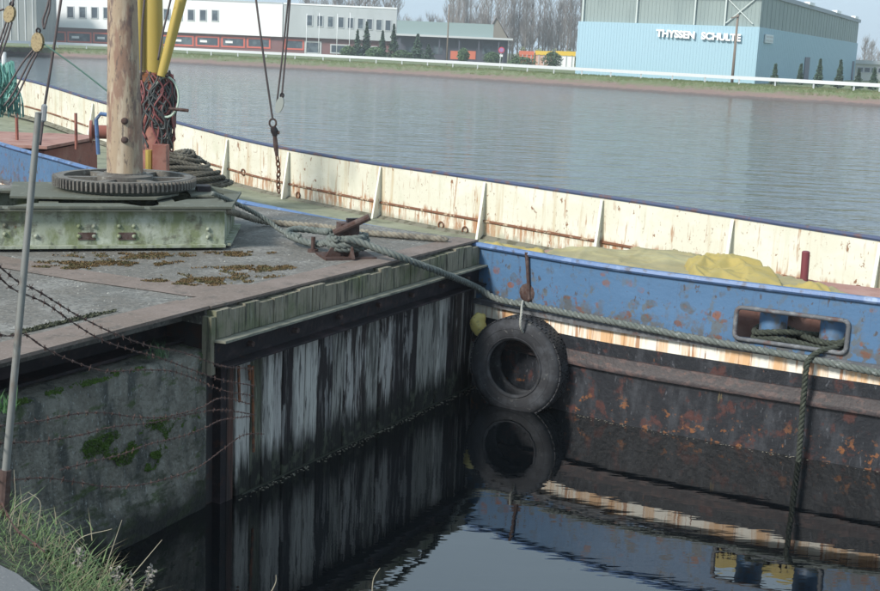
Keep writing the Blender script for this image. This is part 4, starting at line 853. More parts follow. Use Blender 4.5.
hk = thing('hook_tackle', 'rusty shackle, swivel and chain hanging from the cables before the white bulwark', 'tackle', aty(273, 125, HY))
lp = [aty(272.8, 123, HY)+Vector((.06*math.sin(k*.63), 0, .075*math.cos(k*.63))) for k in range(11)]; MB().tube(lp, .018, 6, False).build('shackle', m_drust, hk, True)
MB().tube(C_([(273, 127), (274.5, 131), (275, 136)], HY), [.05, .07, .04], 8).build('swivel', m_darkst, hk, 'auto')
MB().tube(C_([(273.5, 131), (279.5, 133)], HY), .03, 8).build('pin', m_drust, hk)
MB().tube(C_([(274.8, 136), (275.8, 146), (277, 156)], HY), [.035, .045, .03], 8).build('turnbuckle', m_drust, hk, 'auto')
chain_mesh(MB(), C_([(277, 156), (279, 170), (278, 180), (279, 192)], HY+.2), .13, .035, .014).build('chain', m_rust, hk, True)
# green net at far left
mb = MB()
for k in range(70):
    x0 = random.uniform(-14, 14); x1 = x0+random.uniform(-6, 12); q = [aty(x0, 64+random.uniform(-4, 4), 18.6), aty(x0+random.uniform(-4, 6), 82, 18.5+random.uniform(-.3, .3)), aty(x1, 98, 18.6+random.uniform(-.3, .3)), aty(x1+random.uniform(-4, 3), 112+random.uniform(-3, 6), 18.6)]
    mb.tube(spline(q, 4), .012, 3, False)
tag(mb.build('fishing_net', m_net), 'tangled green netting hung over a white pole at the left', 'net')
tag(MB().tube(C_([(4, 52), (3.5, 110)], 18.7), .035, 8).build('white_pole', m_flag), 'short white pole standing inside the green netting', 'pole')
# hoses wound on the mast column
mb1 = MB(); mb2 = MB()
for k in range(60):
    ph = random.uniform(0, 6.28); rr0 = .17+random.uniform(0, .07); pts = []; topz = random.uniform(-.05, .12); L_ = random.uniform(.5, 1.3); swing = random.uniform(-.8, .8)
    for j in range(15):
        t = j/14; an = ph+swing*t+.35*math.sin(t*9+k); r_ = rr0+.035*math.sin(math.pi*t); pts.append(Vector((pb.x+.07+r_*math.cos(an)*1.05, pb.y+r_*math.sin(an)*.9, pb.z+topz-L_*t)))
    for j in range(14, -1, -1):
        t = j/14; an = ph+.55+swing*t*.6+.35*math.sin(t*7+k); r_ = rr0+.04+.035*math.sin(math.pi*t); pts.append(Vector((pb.x+.07+r_*math.cos(an)*1.05, pb.y+r_*math.sin(an)*.9, pb.z+topz-L_*t-.04)))
    (mb1 if k % 2 else mb2).tube(spline(pts, 2), .016, 6, False)
tag(mb1.build('hose_coil', m_hose1, None, True), 'red rubber hoses hanging in loops on the yellow mast foot', 'hose')
tag(mb2.build('hose_coil', m_hose2, None, True), 'grey hoses tangled among the red ones on the mast foot', 'hose')
# big coil pile of rope against the bulwark
mb = MB(); cc = aty(193, 175, 22.0)
for k in range(22):
    lay = k % 7; z = cc.z-.12+lay*.085; rx_ = (.78-lay*.075)*random.uniform(.8, 1.05); ry_ = .38*random.uniform(.8, 1.1)*(1-lay*.05); ox = -.1+random.uniform(-.08, .08)-lay*.035
    pts = [cc+Vector((ox+rx_*math.cos(a), ry_*math.sin(a)-.1, 0))+Vector((0, 0, z-cc.z+.04*math.sin(a*2+k))) for a in [j*2*math.pi/22+k for j in range(23)]]
    rope_mesh(mb, pts, .04, .2, 3, 6, 4)
tag(mb.build('rope_coil', mat('dark_coil_rope', (.085, .08, .065), .95, layers=[((.17, .16, .13), (6, 6, 6), .5, .62, .8)]), None, True), 'big pile of dark coiled rope against the white bulwark', 'rope')

# ---- tarps on the hold
def inboard(q):
    best = None
    for a, n_ in NP:
        d = (a.x-q.x)**2+(a.y-q.y)**2
        if best is None or d < best[0]: best = (d, (Vector((a.x-q.x, a.y-q.y, 0))).dot(n_))
    return best[1]
def tarp(name, label, mt, outline_px, z0, peaks, creases, seed, res=130, base=0):
    rq = random.Random(seed); P = [atz(x, y, z0) for x, y in outline_px]; xs = [p.x for p in P]; ys = [p.y for p in P]; mb = MB(); idx = {}; x0, x1, y0, y1 = min(xs), max(xs), min(ys), max(ys)
    pk = [(atz(x, y, z0+h), r_, h, rq.uniform(0, 6.28), rq.choice((4, 5, 6, 7))) for x, y, r_, h in peaks]
    def edge_d(q):
        return min(((q-(a.lerp(b, max(0, min(1, (q-a).dot(b-a)/(b-a).length_squared))))).length) for a, b in zip(P, P[1:]+P[:1]))
    for i in range(res+1):
        for j in range(res+1):
            q = Vector((x0+(x1-x0)*i/res, y0+(y1-y0)*j/res, z0))
            if inpoly(q, P) and inboard(q) > .44:
                e = max(0, min(1, min(edge_d(q)/.14, (inboard(q)-.4)/.12))); e = e*e*(3-2*e); h = 0
                for c, r_, ph, an, nf in pk:        # cloth drawn up to a point, folds radiating from it
                    d = math.hypot(q.x-c.x, q.y-c.y); th = math.atan2(q.y-c.y, q.x-c.x)
                    rr = r_*(1+.30*(1-2*abs(math.sin(th*nf/2+an+1.2*noise.noise(q*1.8))))); k = max(0, 1-d/rr); h = max(h, ph*k**.8)
                qx = q.x+.3*noise.noise(q*1.6); qy = q.y+.3*noise.noise(q*1.6+Vector((9, 2, 1)))
                c1 = max(0, 1-abs(noise.noise(Vector((qx*2.2+seed, qy*.8, 3))))*9); c2 = max(0, 1-abs(noise.noise(Vector((qx*.9+seed, qy*3.1, 8))))*10)
                h += creases*(c1+.8*c2)+creases*.9*noise.noise(q*2.2+Vector((seed, 0, 0)))
                idx[i, j] = len(mb.v); mb.v.append((q.x, q.y, z0+base+e*h-(1-e)*.25))
    for i in range(res):
        for j in range(res):
            ks = [(i, j), (i+1, j), (i+1, j+1), (i, j+1)]
            if all(k in idx for k in ks): mb.f.append(tuple(idx[k] for k in ks))
    return tag(mb.build(name, mt, None, True), label, 'tarpaulin')
tarp('tarpaulin', 'faded flat ochre tarpaulin spread over the hold behind the blue gunwale', m_tarpg, [(485, 262), (548, 248), (600, 247), (672, 251), (760, 266), (850, 290), (900, 305), (900, 335), (740, 325), (600, 300), (500, 285)], 1.43, [(665, 252, .7, .05), (600, 252, .8, .03)], .022, 3.3, 170)
tarp('tarpaulin', 'bright yellow crumpled tarpaulin heap at the right of the hold', m_tarpy, [(674, 262), (700, 250), (728, 254), (765, 268), (790, 280), (800, 300), (770, 320), (690, 300)], 1.44, [(728, 253, .5, .17), (705, 256, .4, .14), (748, 264, .45, .12), (695, 266, .35, .11), (722, 268, .4, .10), (765, 278, .3, .07)], .02, 7.1, 140)
tarp('tarpaulin', 'small yellow tarpaulin corner showing beside the quay end', m_tarpy, [(440, 262), (478, 238), (520, 244), (556, 254), (540, 285), (480, 275)], 1.46, [(492, 243, .4, .08), (535, 248, .3, .07)], .02, 1.7, 80)
tarp('tarpaulin', 'low yellow tarpaulin fold at the foot of the maroon post', m_tarpy, [(765, 290), (798, 280), (832, 290), (870, 312), (840, 325), (790, 312)], 1.43, [(818, 283, .3, .1), (790, 285, .25, .06)], .02, 4.9, 80)
holdb = MB(); hb = [NP[j][0]-NP[j][1]*.5 for j in range(16, 38)]+[NP[j][0]-NP[j][1]*1.9 for j in range(36, 17, -1)]
holdb.prism([Vector((p.x, p.y, DK+.02)) for p in hb], (0, 0, 1.33-DK)).build('hold_coaming', m_pink, barge)
a = aty(803.5, 287, 12.6); b = aty(806, 252, 12.6); bt = a+Vector((0, 0, -.9)); bt.z = DK
tag(MB().tube([bt, a, b, b+Vector((0, 0, .01))], [.042, .042, .042, .03], 10).build('maroon_post', mat('maroon_paint', (.16, .035, .045), .6, layers=[((.08, .04, .035), (12, 12, 6), .55, .65, .8)]), None, 'auto'), 'maroon painted steel post standing upright in the barge', 'post')

# ---- tyre fender
tc, tn = nearpt(531, 362, .2); tn = (tn+Vector((.16, -.1, .03))).normalized(); Ro = .485; TW = .2
PS = 1.075
tyre = thing('tyre_fender', 'black truck tyre hung as a fender between barge and quay', 'tyre', tc)
prof = [(.265, -.09), (.25, -.06), (.25, .0), (.25, .06), (.262, .095), (.30, .108), (.36, .115), (.41, .108), (.45, .095), (.468, .07), (.468, -.07), (.45, -.095), (.41, -.108), (.36, -.115), (.30, -.108)]
prof = [(.285, -.085), (.268, -.10), (.262, -.115), (.275, -.125), (.33, -.135), (.39, -.135), (.44, -.12), (.465, -.098), (.47, -.05), (.472, 0), (.47, .05), (.465, .098), (.44, .12), (.39, .135), (.33, .135), (.275, .125), (.262, .115), (.268, .10), (.285, .085), (.34, .11), (.40, .105), (.44, .07), (.445, 0), (.44, -.07), (.40, -.105), (.34, -.11)]
MB().lathe(tc, tn, [(a*PS, b*1.15) for a, b in prof], 72, True).build('carcass', m_tyre, tyre, True)
u = tn.orthogonal().normalized(); w_ = tn.cross(u); mb = MB()
for k in range(54):
    an = 2*math.pi*k/54
    for row, (o, sh) in enumerate(((-.085, 0), (-.045, .5), (0, 0), (.045, .5), (.085, 0))):
        a = an+sh*2*math.pi/54; e = u*math.cos(a)+w_*math.sin(a); tt = tn.cross(e)
        mb.box(tc+e*.473*PS+tn*o*1.15, e*.012, tt*.047, tn*.042)
mb.build('tread', m_tyre, tyre)
for r_ in (.31, .405):
    lp = [tc+tn*.153+(u*math.cos(k*math.pi/24)+w_*math.sin(k*math.pi/24))*r_ for k in range(49)]; MB().tube(lp, .006, 5, False).build('sidewall_rib', m_tyre, tyre, True)
th = aty(523, 301, tc.y+.12); p1 = aty(521.5, 312, tc.y-.18); p2 = aty(520.5, 326, tc.y-.22); p3 = aty(525, 336, tc.y-.12)
tag(rope_mesh(MB(), spline([th, aty(522, 306, tc.y-.06), p1, p2, p3], 8), .013).build('tyre_lanyard', mat('pale_cord', (.33, .33, .3), .9), None, True), 'short pale cord from which the tyre hangs', 'rope')
# yellow lump between quay and barge
yc, n_ = nearpt(487, 322, .14); mb = MB(); vs = []; fs = []; NN = 12
for i in range(NN+1):
    for j in range(NN*2):
        a = math.pi*i/NN; b = math.pi*j/NN; p = Vector((math.sin(a)*math.cos(b)*.09, math.sin(a)*math.sin(b)*.06, math.cos(a)*.12)); p *= 1+.35*noise.noise(p*14); vs.append(yc+p)
for i in range(NN):
    for j in range(NN*2): fs.append((i*NN*2+j, i*NN*2+(j+1) % (NN*2), (i+1)*NN*2+(j+1) % (NN*2), (i+1)*NN*2+j))
tag(mb.add(vs, fs).build('yellow_bundle', mat('pale_yellow_plastic', (.6, .5, .17), .5, layers=[((.25, .22, .12), (14, 14, 14), .56, .64, .8)]), None, True), 'crumpled pale yellow bundle wedged between quay corner and tyre', 'bundle')
# mooring rope: bollard -> along barge
top_b = bc+Vector((0, 0, .24))
def zpt(x, y, Y): return aty(x, y, Y)
p1 = bc+d1*.17-d2*.12+Vector((0, 0, .2))
main = [zpt(345, 239, bc.y-.18), zpt(362, 243, bc.y-.15), onwall(398, 256.5, wp(0, .1), wp(5, .1)), onwall(440, 272, wp(0, .25), wp(5, .25)), onwall(475, 286.5, wp(0, .2), wp(5, .2))]
for px_, py_, o in ((505, 297.5, .13), (540, 305, .1), (580, 313.5, .09), (620, 321, .09), (660, 329, .09), (700, 337, .085), (760, 348, .085), (810, 357, .085), (845, 364, .085), (890, 373, .085), (940, 384, .085)): main.append(nearpt(px_, py_, o)[0])
tag(rope_mesh(MB(), spline(main, 8), .035, .18).build('mooring_rope', m_ropeg, None, True), 'thick green-grey mooring rope from the bollard along the barge side', 'rope')
main2 = [zpt(352, 241, bc.y-.02), zpt(372, 250, 11.7), zpt(410, 264, 11.95), zpt(450, 278, 12.1), zpt(485, 294, 12.2)]
for px_, py_, o in ((515, 303, .11), (550, 309, .09), (575, 316, .08)): main2.append(nearpt(px_, py_, o)[0])
# turns around the bollard
mb = MB()
for k, (z, r_) in enumerate(((.11, .135), (.15, .15), (.19, .14))):
    pts = [bc+d1*.04+d1*r_*1.25*math.cos(a)+d2*r_*math.sin(a)+Vector((0, 0, z+.015*math.sin(a+k))) for a in [j*2*math.pi/20 for j in range(21)]]; rope_mesh(mb, pts, .034, .17)
tag(mb.build('bollard_turns', m_ropeg, None, True), 'three turns of grey rope wound round the brown bollard', 'rope')
tag(rope_mesh(MB(), spline([bc-d1*.1-d2*.14+Vector((0, 0, .2)), zpt(318, 244, 11.75), zpt(300, 240, 11.9), zpt(287, 233, 12.1), zpt(298, 229, 12.25), zpt(320, 231, 12.2), bc-d1*.1+d2*.14+Vector((0, 0, .22))], 8), .036, .18).build('eye_splice', m_ropeg, None, True), 'spliced rope eye lying left of the brown bollard', 'rope')
def deckpts(l): return [atz(x, y, ZQ+h) for x, y, h in l]
tag(rope_mesh(MB(), spline(deckpts([(225, 210, .35), (242, 215, .2), (262, 221, .06), (290, 224, .04), (325, 227, .04), (360, 232, .04), (400, 235.5, .04), (437, 238.5, .04), (447, 240, .03)]), 8), .036, .18).build('tan_rope', m_ropeb, None, True), 'tan rope lying straight across the quay behind the bollard', 'rope')
tag(rope_mesh(MB(), spline(deckpts([(212, 193, .5), (235, 203, .38), (262, 217, .22), (282, 231, .1), (300, 236, .12)]), 8), .025, .13).build('grey_line', m_ropeg, None, True), 'thinner grey line slanting from the beam frame to the rope eye', 'rope')
# green rope on the bitts and hanging end
bp = [nearpt(px_, 330, -.26)[0] for px_ in (767.5, 830.5)]; mb = MB(); cm = (bp[0]+bp[1])/2; ax = (bp[1]-bp[0]); ax.z = 0; hl = ax.length/2; ax.normalize(); an_ = Vector((-ax.y, ax.x, 0))
for k, z in enumerate((.99, 1.05, 1.11)):
    pts = []
    for j in range(41):
        t = j*2*math.pi/40; pts.append(Vector((cm.x, cm.y, z))+ax*(hl+.165)*math.cos(t)*(1)+an_*.17*(math.sin(2*t) if k == 2 else (1 if math.sin(t) > 0 else -1)*min(1, abs(math.sin(t))*2.2))+Vector((0, 0, .02*math.sin(3*t+k))))
    rope_mesh(mb, pts, .031, .16)
tag(mb.build('bitt_rope', m_roped, None, True), 'dark green rope wound round the two blue bitts inside the port', 'rope')
hang = [nearpt(846, 340, -.2)[0], nearpt(838, 347, -.05)[0], nearpt(820, 350.5, .05)[0], nearpt(811, 357, .13)[0], nearpt(808.5, 368, .15)[0], nearpt(806, 395, .14)[0], nearpt(803, 430, .13)[0], nearpt(800.5, 462, .12)[0], nearpt(800, 478, .12)[0]]
tag(rope_mesh(MB(), spline(hang, 8), .028, .15).build('hanging_rope', m_roped, None, True), 'dark twisted rope end hanging from the port down to the water', 'rope')

# ================================================================== CRANE STUMP ON THE QUAY
cc = Vector((-3.27, 12.46, ZQ)); e1 = Vector((.951, .309, 0)); e2 = Vector((-.309, .951, 0))
crane = thing('crane_base', 'old derrick with pale scuffed mast on a toothed ring and riveted greenish beam frame', 'crane', cc)
def L3(a, b, z): return cc+e1*a+e2*b+Vector((0, 0, z))
def ibeam(a, b, h=.36, wd=.2, z0=.03, nm='frame_beam', mt=m_beam):
    a = Vector(a); b = Vector(b); u = Vector((0, 0, 1)); r_ = a+u*(z0+.012); s_ = b+u*(z0+.012)
    MB().beam(r_, s_, wd, .024).build('beam_flange', mt, crane); MB().beam(a+u*(z0+h), b+u*(z0+h), wd, .024).build('beam_flange', m_plate, crane)
    MB().beam(a+u*(z0+.012+h/2), b+u*(z0+.012+h/2), .02, h-.026).build(nm, mt, crane)
F0 = L3(-2.6, -1.13, 0); F1 = L3(.86, -1.13, 0); ibeam(F0, F1)
S0 = F1+Vector((-.02, .012, 0)); S1 = S0+Vector((-.12, 1.3, 0)); ibeam(S0, S1, .36, .16)
ibeam(S1+Vector((-.1, .05, 0)), S1-e1*3.4, .36, .18)
ibeam(L3(-1.9, -1.0, 0), L3(-1.9, .8, 0), .36, .18); ibeam(L3(-.75, -1.0, 0), L3(-.75, .8, 0), .36, .18); ibeam(L3(.35, -1.0, 0), L3(.35, .8, 0), .36, .16)
for (px_, yy) in ((5, 225), (5, 234), (79, 226), (94, 226), (79, 236), (94, 236), (119, 226), (134, 226), (119, 236), (134, 236), (208, 229), (208, 237), (36, 236)):
    q = onwall(px_, yy, F0, F1); MB().lathe(q-e2*.012, -e2, [(0, .02), (.012, .017), (.02, .008), (.022, 0)], 8).build('rivet', m_beam, crane, True)
for px_ in (87, 127):
    q = onwall(px_, 236, F0, F1); MB().box(q-e2*.014, e1*.16, e2*.008, (0, 0, .07)).build('rust_patch_plate', m_drust, crane)
# plates on top
zp = .405
def plate(pts, z, th_, mt=m_plate): MB().prism([L3(a, b, z) for a, b in pts], (0, 0, th_)).build('top_plate', mt, crane)
plate([(-2.6, -1.24), (-1.15, -1.24), (-1.4, -1.02), (-2.6, -.98)], zp, .02); plate([(-1.1, -1.24), (.1, -1.24), (-.1, -1.0), (-.9, -1.0)], zp, .02); plate([(.15, -1.24), (.92, -1.24), (.86, -.6), (.55, -.7)], zp, .02, m_plate)
plate([(-1.1, -.68), (-.3, -.8), (.25, -.78), (.5, -.4), (.5, .5), (-1.1, .5)], zp+.022, .02); plate([(-2.6, -.72), (-1.5, -.8), (-1.3, -.5), (-1.25, .5), (-2.6, .6)], zp+.01, .02)
plate([(.62, -.4), (.88, -.4), (.85, .3), (.62, .3)], zp+.001, .02)
MB().lathe(cc+Vector((0, 0, zp+.044)), (0, 0, 1), [(.2, 0), (.62, 0), (.62, .03), (.2, .03)], 48, True).build('slew_base', m_plate, crane)
GZ = cc+Vector((0, 0, zp+.078)); 
MB().lathe(GZ, (0, 0, 1), [(.6, .0), (.675, .0), (.675, .095), (.6, .095)], 96, True).build('gear_ring', m_gear, crane, 'auto')
mb = MB(); NT = 88
for k in range(NT):
    a = 2*math.pi*k/NT; e = Vector((math.cos(a), math.sin(a), 0)); t = Vector((-e.y, e.x, 0)); mb.prism([GZ+e*.674+t*.014, GZ+e*.674-t*.014, GZ+e*.715-t*.009, GZ+e*.715+t*.009], (0, 0, .09))
mb.build('gear_teeth', m_gear, crane)
for k in range(6):
    a = 2*math.pi*k/6+.3; e = Vector((math.cos(a), math.sin(a), 0)); MB().beam(GZ+e*.18+Vector((0, 0, .05)), GZ+e*.605+Vector((0, 0, .05)), .09, .06).build('gear_spoke', m_gear, crane)
MB().lathe(GZ, (0, 0, 1), [(.0, .0), (.28, .0), (.28, .1), (.2, .12), (0, .12)], 32).build('gear_hub', m_gear, crane, 'auto')
MB().lathe(GZ+Vector((0, 0, .1)), (0, 0, 1), [(0, 0), (.21, 0), (.21, .03), (0, .03)], 24).build('mast_foot', m_gear, crane)
mt_ = aty(122.5, 0, 12.46); base = GZ+Vector((0, 0, .11)); dirm = mt_-base
MB().tube([base, base+dirm*.25, base+dirm*.6, mt_, base+dirm*1.6], [.182, .176, .158, .146, .132], 28).build('mast', m_mast, crane, 'auto')
for yy in (121, 140):
    q = aty(124, yy, 12.46-.19); MB().lathe(q, (0, -1, 0), [(0, .008), (.022, .008), (.032, .0), (.035, -.03)], 10).build('bolt', m_drust, crane, True)
q = aty(203, 190, 12.7); MB().box(q+Vector((0, 0, -.02)), e1*.14, e2*.2, (0, 0, .14)).build('pinion_box', m_darkst, crane)
MB().tube([q+e1*.05, q+e1*.35+Vector((0, 0, -.06))], .05, 8).build('pinion_shaft', m_plate, crane)
mb = MB().beam(atz(-8, 243, ZQ)+Vector((0, .3, .06)), atz(16, 248, ZQ)+Vector((0, .2, .06)), .14, .1); tag(mb.build('timber_block', m_drust), 'brown block under the left part of the beam frame', 'block')

# ================================================================== NEAR BANK, FENCE, GRASS
gp = [(-9, -4), (9, -4), (9, 2.6), (3, 3.0), (.6, 3.3), (-.55, 3.42), (-1.05, 3.75), (-1.45, 4.3), (-2.0, 4.8), (-3.2, 5.0), (-9, 4.6)]
edge_ = [(9, 2.3), (3, 2.75), (.6, 3.05), (-.55, 3.3), (-.98, 3.6), (-1.3, 4.0), (-1.6, 4.4), (-2.2, 4.75), (-3.2, 4.9), (-9, 4.6)]
mb = MB(); rws = []
for k, (o, z) in enumerate(((-8, 1.88), (-.6, 1.88), (-.12, 1.84), (.0, 1.72), (.35, 1.1), (.8, .2), (1.0, -.4))):
    rws.append([Vector((x+o*(.25 if x > -.5 else .12), y+(o if o > -7 else -8), z+(.03*noise.noise(Vector((x*3, o*3, 1))) if k < 5 else 0))) for x, y in edge_])
nn = len(edge_); mb.add([p for r_ in rws for p in r_], [(j*nn+i, j*nn+i+1, (j+1)*nn+i+1, (j+1)*nn+i) for j in range(len(rws)-1) for i in range(nn-1)]); struct(mb.build('near_bank', m_soil, None, True))
pth = [atz(36, 594, 1.9), atz(18, 580, 1.9), atz(0, 571, 1.9), atz(-60, 560, 1.9)]
struct(MB().prism(pth+[Vector((-6, 3.3, 1.9)), Vector((-6, -3, 1.9)), Vector((4, -3, 1.9)), Vector((3, 2.0, 1.9)), Vector((-.6, 2.9, 1.9))], (0, 0, .02)).build('path', m_asph))
rg = random.Random(5); mb = MB()
def blade(p, h, lean, wdt, mb=mb):
    a = rg.uniform(0, 6.283); d = Vector((math.cos(a), math.sin(a), 0)); s_ = Vector((-d.y, d.x, 0))*wdt
    q = p+d*lean*.35+Vector((0, 0, h*.6)); t = p+d*lean+Vector((0, 0, h)); mb.add([p-s_, p+s_, q+s_*.7, q-s_*.7, t], [(0, 1, 2, 3), (3, 2, 4)])
gl = [Vector(p) for p in ((-2.6, 4.55, 1.84), (-1.75, 4.3, 1.84), (-1.4, 3.95, 1.84), (-1.1, 3.6, 1.84), (-.95, 3.35, 1.84), (-.5, 3.1, 1.84), (.6, 2.8, 1.84))]
for _ in range(3400):
    k = rg.choice((0, 1, 1, 2, 2, 2, 3, 3, 3, 4, 5)); a, b = gl[k], gl[k+1]; t = rg.random(); p = a.lerp(b, t)+Vector((rg.uniform(-.12, .1), rg.gauss(0, .1), -.02)); hh = rg.uniform(.015, .085)*(1.0 if k < 2 else .9 if k < 4 else .4); blade(p, hh, rg.uniform(.03, .13), rg.uniform(.0015, .0032))
stuff(mb.build('grass', m_grass))
mb = MB()
for _ in range(800):
    k = rg.choice((0, 1, 1, 2, 2, 2, 3, 3, 3, 4, 5)); a, b = gl[k], gl[k+1]; p = a.lerp(b, rg.random())+Vector((rg.uniform(-.12, .12), rg.gauss(0, .1), -.02)); blade(p, rg.uniform(.01, .08), rg.uniform(.05, .2), rg.uniform(.001, .0025), mb)
stuff(mb.build('dead_grass', mat('straw', (.2, .175, .11), .9, rnd=.2)))
def stalk(px0, y0, px1, y1, Y, bend, head, label):
    a = aty(px0, y0, Y); b = aty(px1, y1, Y); m1 = a.lerp(b, .55)+Vector((bend, 0, abs(bend)*.8)); P_ = spline([a, m1, b], 8); r_ = thing('dry_stalk', label, 'plant', a)
    MB().tube(P_, [.0022*(1-.6*i/len(P_)) for i in range(len(P_))], 5).build('stem', m_dry, r_)
    if head:
        hm = MB()
        for _ in range(45):
            q = b+Vector((rg.gauss(0, .009), rg.gauss(0, .008), rg.uniform(-.06, .015))); u_ = Vector((rg.gauss(0, 1), rg.gauss(0, 1), rg.gauss(0, 1))).normalized()*.007; v_ = u_.orthogonal().normalized()*.004; hm.add([q-u_, q+v_, q+u_, q-v_], [(0, 1, 2, 3)])
        hm.build('seed_head', mat('seed_head', (.2, .185, .165), .9), r_)
stalk(62, 575, 112, 529, 3.9, -.04, False, 'long dry stalk arching right over the green grass')
stalk(100, 585, 122, 520, 3.85, 0, False, 'thin straight dry stalk before the wall foot')
stalk(118, 592, 117, 570, 3.7, 0, True, 'grey seed head stalk at the bottom edge, left one')
stalk(132, 596, 131, 578, 3.65, 0, True, 'grey seed head stalk at the bottom edge, middle one')
stalk(140, 598, 150, 570, 3.65, 0, True, 'grey seed head stalk at the bottom edge, right one')
stalk(75, 585, 79, 552, 3.8, 0, True, 'grey seed head standing in the grass below the wall')
stalk(5, 545, 36, 494, 4.1, -.03, False, 'bent straw arching beside the fence post')
stalk(37, 530, 28, 492, 4.1, .03, False, 'curved straw bending right of the fence post')
stalk(120, 590, 162, 540, 3.75, 0, False, 'slanting dry twig in front of the black water')
stalk(268, 598, 276, 575, 3.65, .01, False, 'short pale twig at the bottom edge below the timber reflection')
stalk(372, 600, 380, 568, 3.65, -.01, False, 'small curled twig at the bottom edge right of the timber reflection')
stalk(3, 560, 14, 470, 4.05, .02, False, 'thin dead weed standing against the rusty post foot')
# fence post
pbm = aty(2, 512, 4.25); ptp = aty(38.5, 113, 4.35); mdp = aty(20, 300, 4.3)
post = thing('fence_post', 'grey galvanised fence post leaning right with a rusty foot', 'fence post', pbm)
MB().tube([pbm, pbm.lerp(ptp, .5), ptp], [.0145, .013, .0115], 12).build('tube', m_post, post, 'auto')
MB().tube([pbm-Vector((.0, 0, .05)), pbm+(ptp-pbm)*.11], .021, 10).build('rusty_sleeve', m_drust, post)
MB().tube([ptp, ptp+Vector((0, 0, .004))], [.0135, .009], 12).build('end_cap', m_post, post)
def barb(px_list, y0, y1, label, y_end_fixed=None):
    n_ = len(px_list); L_ = sum(math.dist(a, b) for a, b in zip(px_list, px_list[1:])); acc = 0; P_ = []
    for i, p in enumerate(px_list):
        if i: acc += math.dist(px_list[i-1], p)
        t = acc/L_; P_.append(aty(p[0], p[1], 1/((1-t)/y0+t/y1)))
    P_ = resample(spline(P_, 8), .03); w1 = []; w2 = []
    for i, p in enumerate(P_):
        a = i*1.2; o = Vector((0, math.cos(a), math.sin(a)))*.0026; w1.append(p+o); w2.append(p-o)
    r_ = thing('barbed_wire', label, 'barbed wire', P_[0]); MB().tube(w1, .0019, 4).build('strand', m_barb, r_); MB().tube(w2, .0019, 4).build('strand', m_barb, r_)
    mb = MB()
    for i in range(3, len(P_)-1, 4):
        for k in range(2):
            v = Vector((random.gauss(0, .4), random.gauss(0, 1), random.gauss(0, 1))).normalized()*.016; mb.tube([P_[i]-v, P_[i]+v], .0014, 3)
        mb.tube([P_[i], P_[i].lerp(P_[i+1], .5)], .0055, 5)
    stuff(mb.build('barbs', m_barb, r_))
YD = 8.85
barb([(-20, 250), (0, 267), (20, 283), (36, 290), (70, 311), (90, 322), (118, 335), (150, 346), (185, 353), (222, 366), (253, 369)], 4.1, YD, 'topmost barbed wire strand sagging from the post to the timber corner')
barb([(-20, 262), (0, 278), (15, 290), (45, 303), (75, 324), (100, 339), (125, 348), (160, 358), (190, 369), (222, 380), (256, 386)], 4.1, YD, 'second barbed wire strand just below the topmost one')
barb([(-10, 333), (8, 336), (24, 334), (45, 348), (75, 362), (105, 371), (140, 370), (170, 371), (190, 377), (222, 390), (254, 396)], 4.2, YD, 'third barbed wire strand tied to the post at mid height')
barb([(-10, 430), (6, 425), (40, 421), (75, 414), (105, 413), (135, 417), (165, 417), (200, 408), (222, 398), (250, 404)], 4.2, YD, 'fourth barbed wire strand, upper of the pair over the moss')
barb([(-10, 445), (6, 443), (45, 441), (85, 434), (112, 427), (150, 423), (190, 414), (222, 410), (256, 415)], 4.2, YD, 'fifth barbed wire strand, lower of the pair over the moss')
barb([(60, 470), (90, 462), (120, 455), (150, 444), (180, 437), (205, 428), (222, 420), (252, 416)], 4.6, YD, 'short barbed wire strand climbing right below the moss')
barb([(-10, 478), (10, 480), (45, 478), (75, 482), (112, 487), (150, 483), (195, 469), (222, 450), (244, 435), (264, 434)], 4.2, YD, 'lowest barbed wire strand hanging in a deep sag before the wall')
barb([(0, 500), (15, 528), (30, 540), (45, 552)], 4.1, 3.8, 'loose barbed wire end lying in the grass at the post foot')
mb = MB(); rd = random.Random(2)
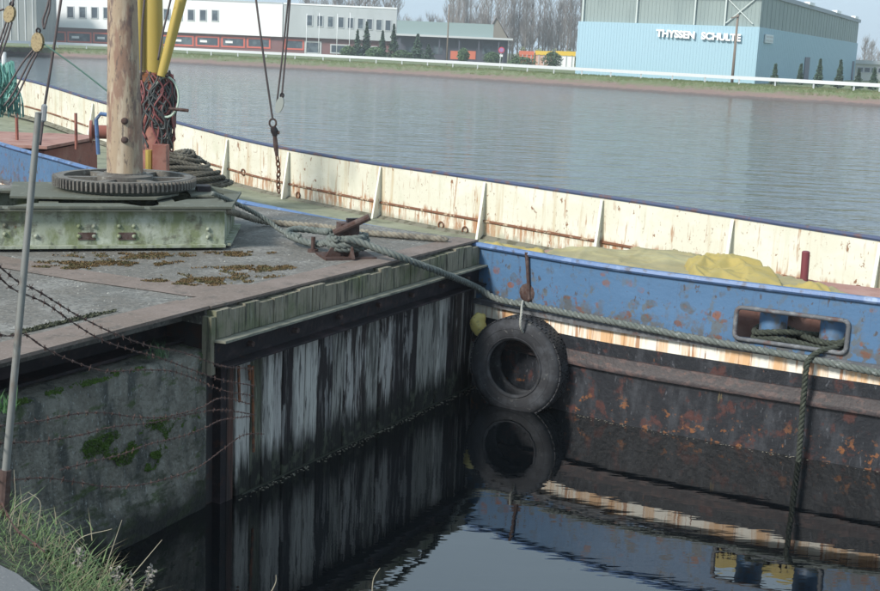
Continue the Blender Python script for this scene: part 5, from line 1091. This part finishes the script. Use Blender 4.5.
for _ in range(420):
    if rd.random() < .6: p = wp(rd.uniform(.02, 4.2), .1+abs(rd.gauss(0, .03)), .004)
    else:
        k_ = rd.randrange(16, 44); p = NP[k_][0].lerp(NP[k_+1][0], rd.random())+NP[k_][1]*(.02+abs(rd.gauss(0, .03))); p.z = .004
    q_ = rd.uniform(.003, .009); a_ = rd.uniform(0, 3); mb.add([p+Vector((math.cos(a_+k*1.57)*q_*(2 if k % 2 else 1), math.sin(a_+k*1.57)*q_, 0)) for k in range(4)], [(0, 1, 2, 3)])
stuff(mb.build('floating_debris', mat('debris', (.3, .28, .22), .8)))
# green weed tuft on the ledge
mb = MB(); q0 = atz(156, 358, 1.29)
for _ in range(60):
    p = q0+Vector((rg.uniform(-.05, .08), rg.uniform(-.05, .05), 0)); blade(p, rg.uniform(.04, .16), rg.uniform(.02, .1), .003, mb)
tag(mb.build('weed_tuft', mat('weed', (.09, .17, .08), .8)), 'small green weed growing on the wall ledge under the deck edge', 'weed')
mb = MB(); q0 = aty(4, 404, 6.9)
for _ in range(50):
    p = q0+Vector((rg.uniform(-.06, .06), rg.uniform(-.05, .05), -.05)); blade(p, rg.uniform(.05, .14), rg.uniform(.02, .08), .004, mb)
tag(mb.build('weed_tuft', mat('weed_bright', (.07, .17, .06), .8)), 'bright green weed on the ledge at the left edge behind the post', 'weed')
for o in bpy.data.objects:
    if '_o' in o: del o['_o']

# ---- light haze over the water: one closed box round everything
HZ_D = .0007
hz = MB().box((0, 460, 14.2), (6400, 0, 0), (0, 1010, 0), (0, 0, 32)).build('haze', bpy.data.materials.new('haze'))
stuff(hz); hm_ = hz.data.materials[0]; hm_.use_nodes = True; nt = hm_.node_tree; nt.nodes.remove(nt.nodes['Principled BSDF'])
pv = nt.nodes.new('ShaderNodeVolumePrincipled'); pv.inputs['Color'].default_value = (.86, .93, 1, 1); pv.inputs['Density'].default_value = HZ_D; pv.inputs['Anisotropy'].default_value = .1
nt.links.new(pv.outputs[0], nt.nodes['Material Output'].inputs['Volume'])
if '_o' in hz: del hz['_o']
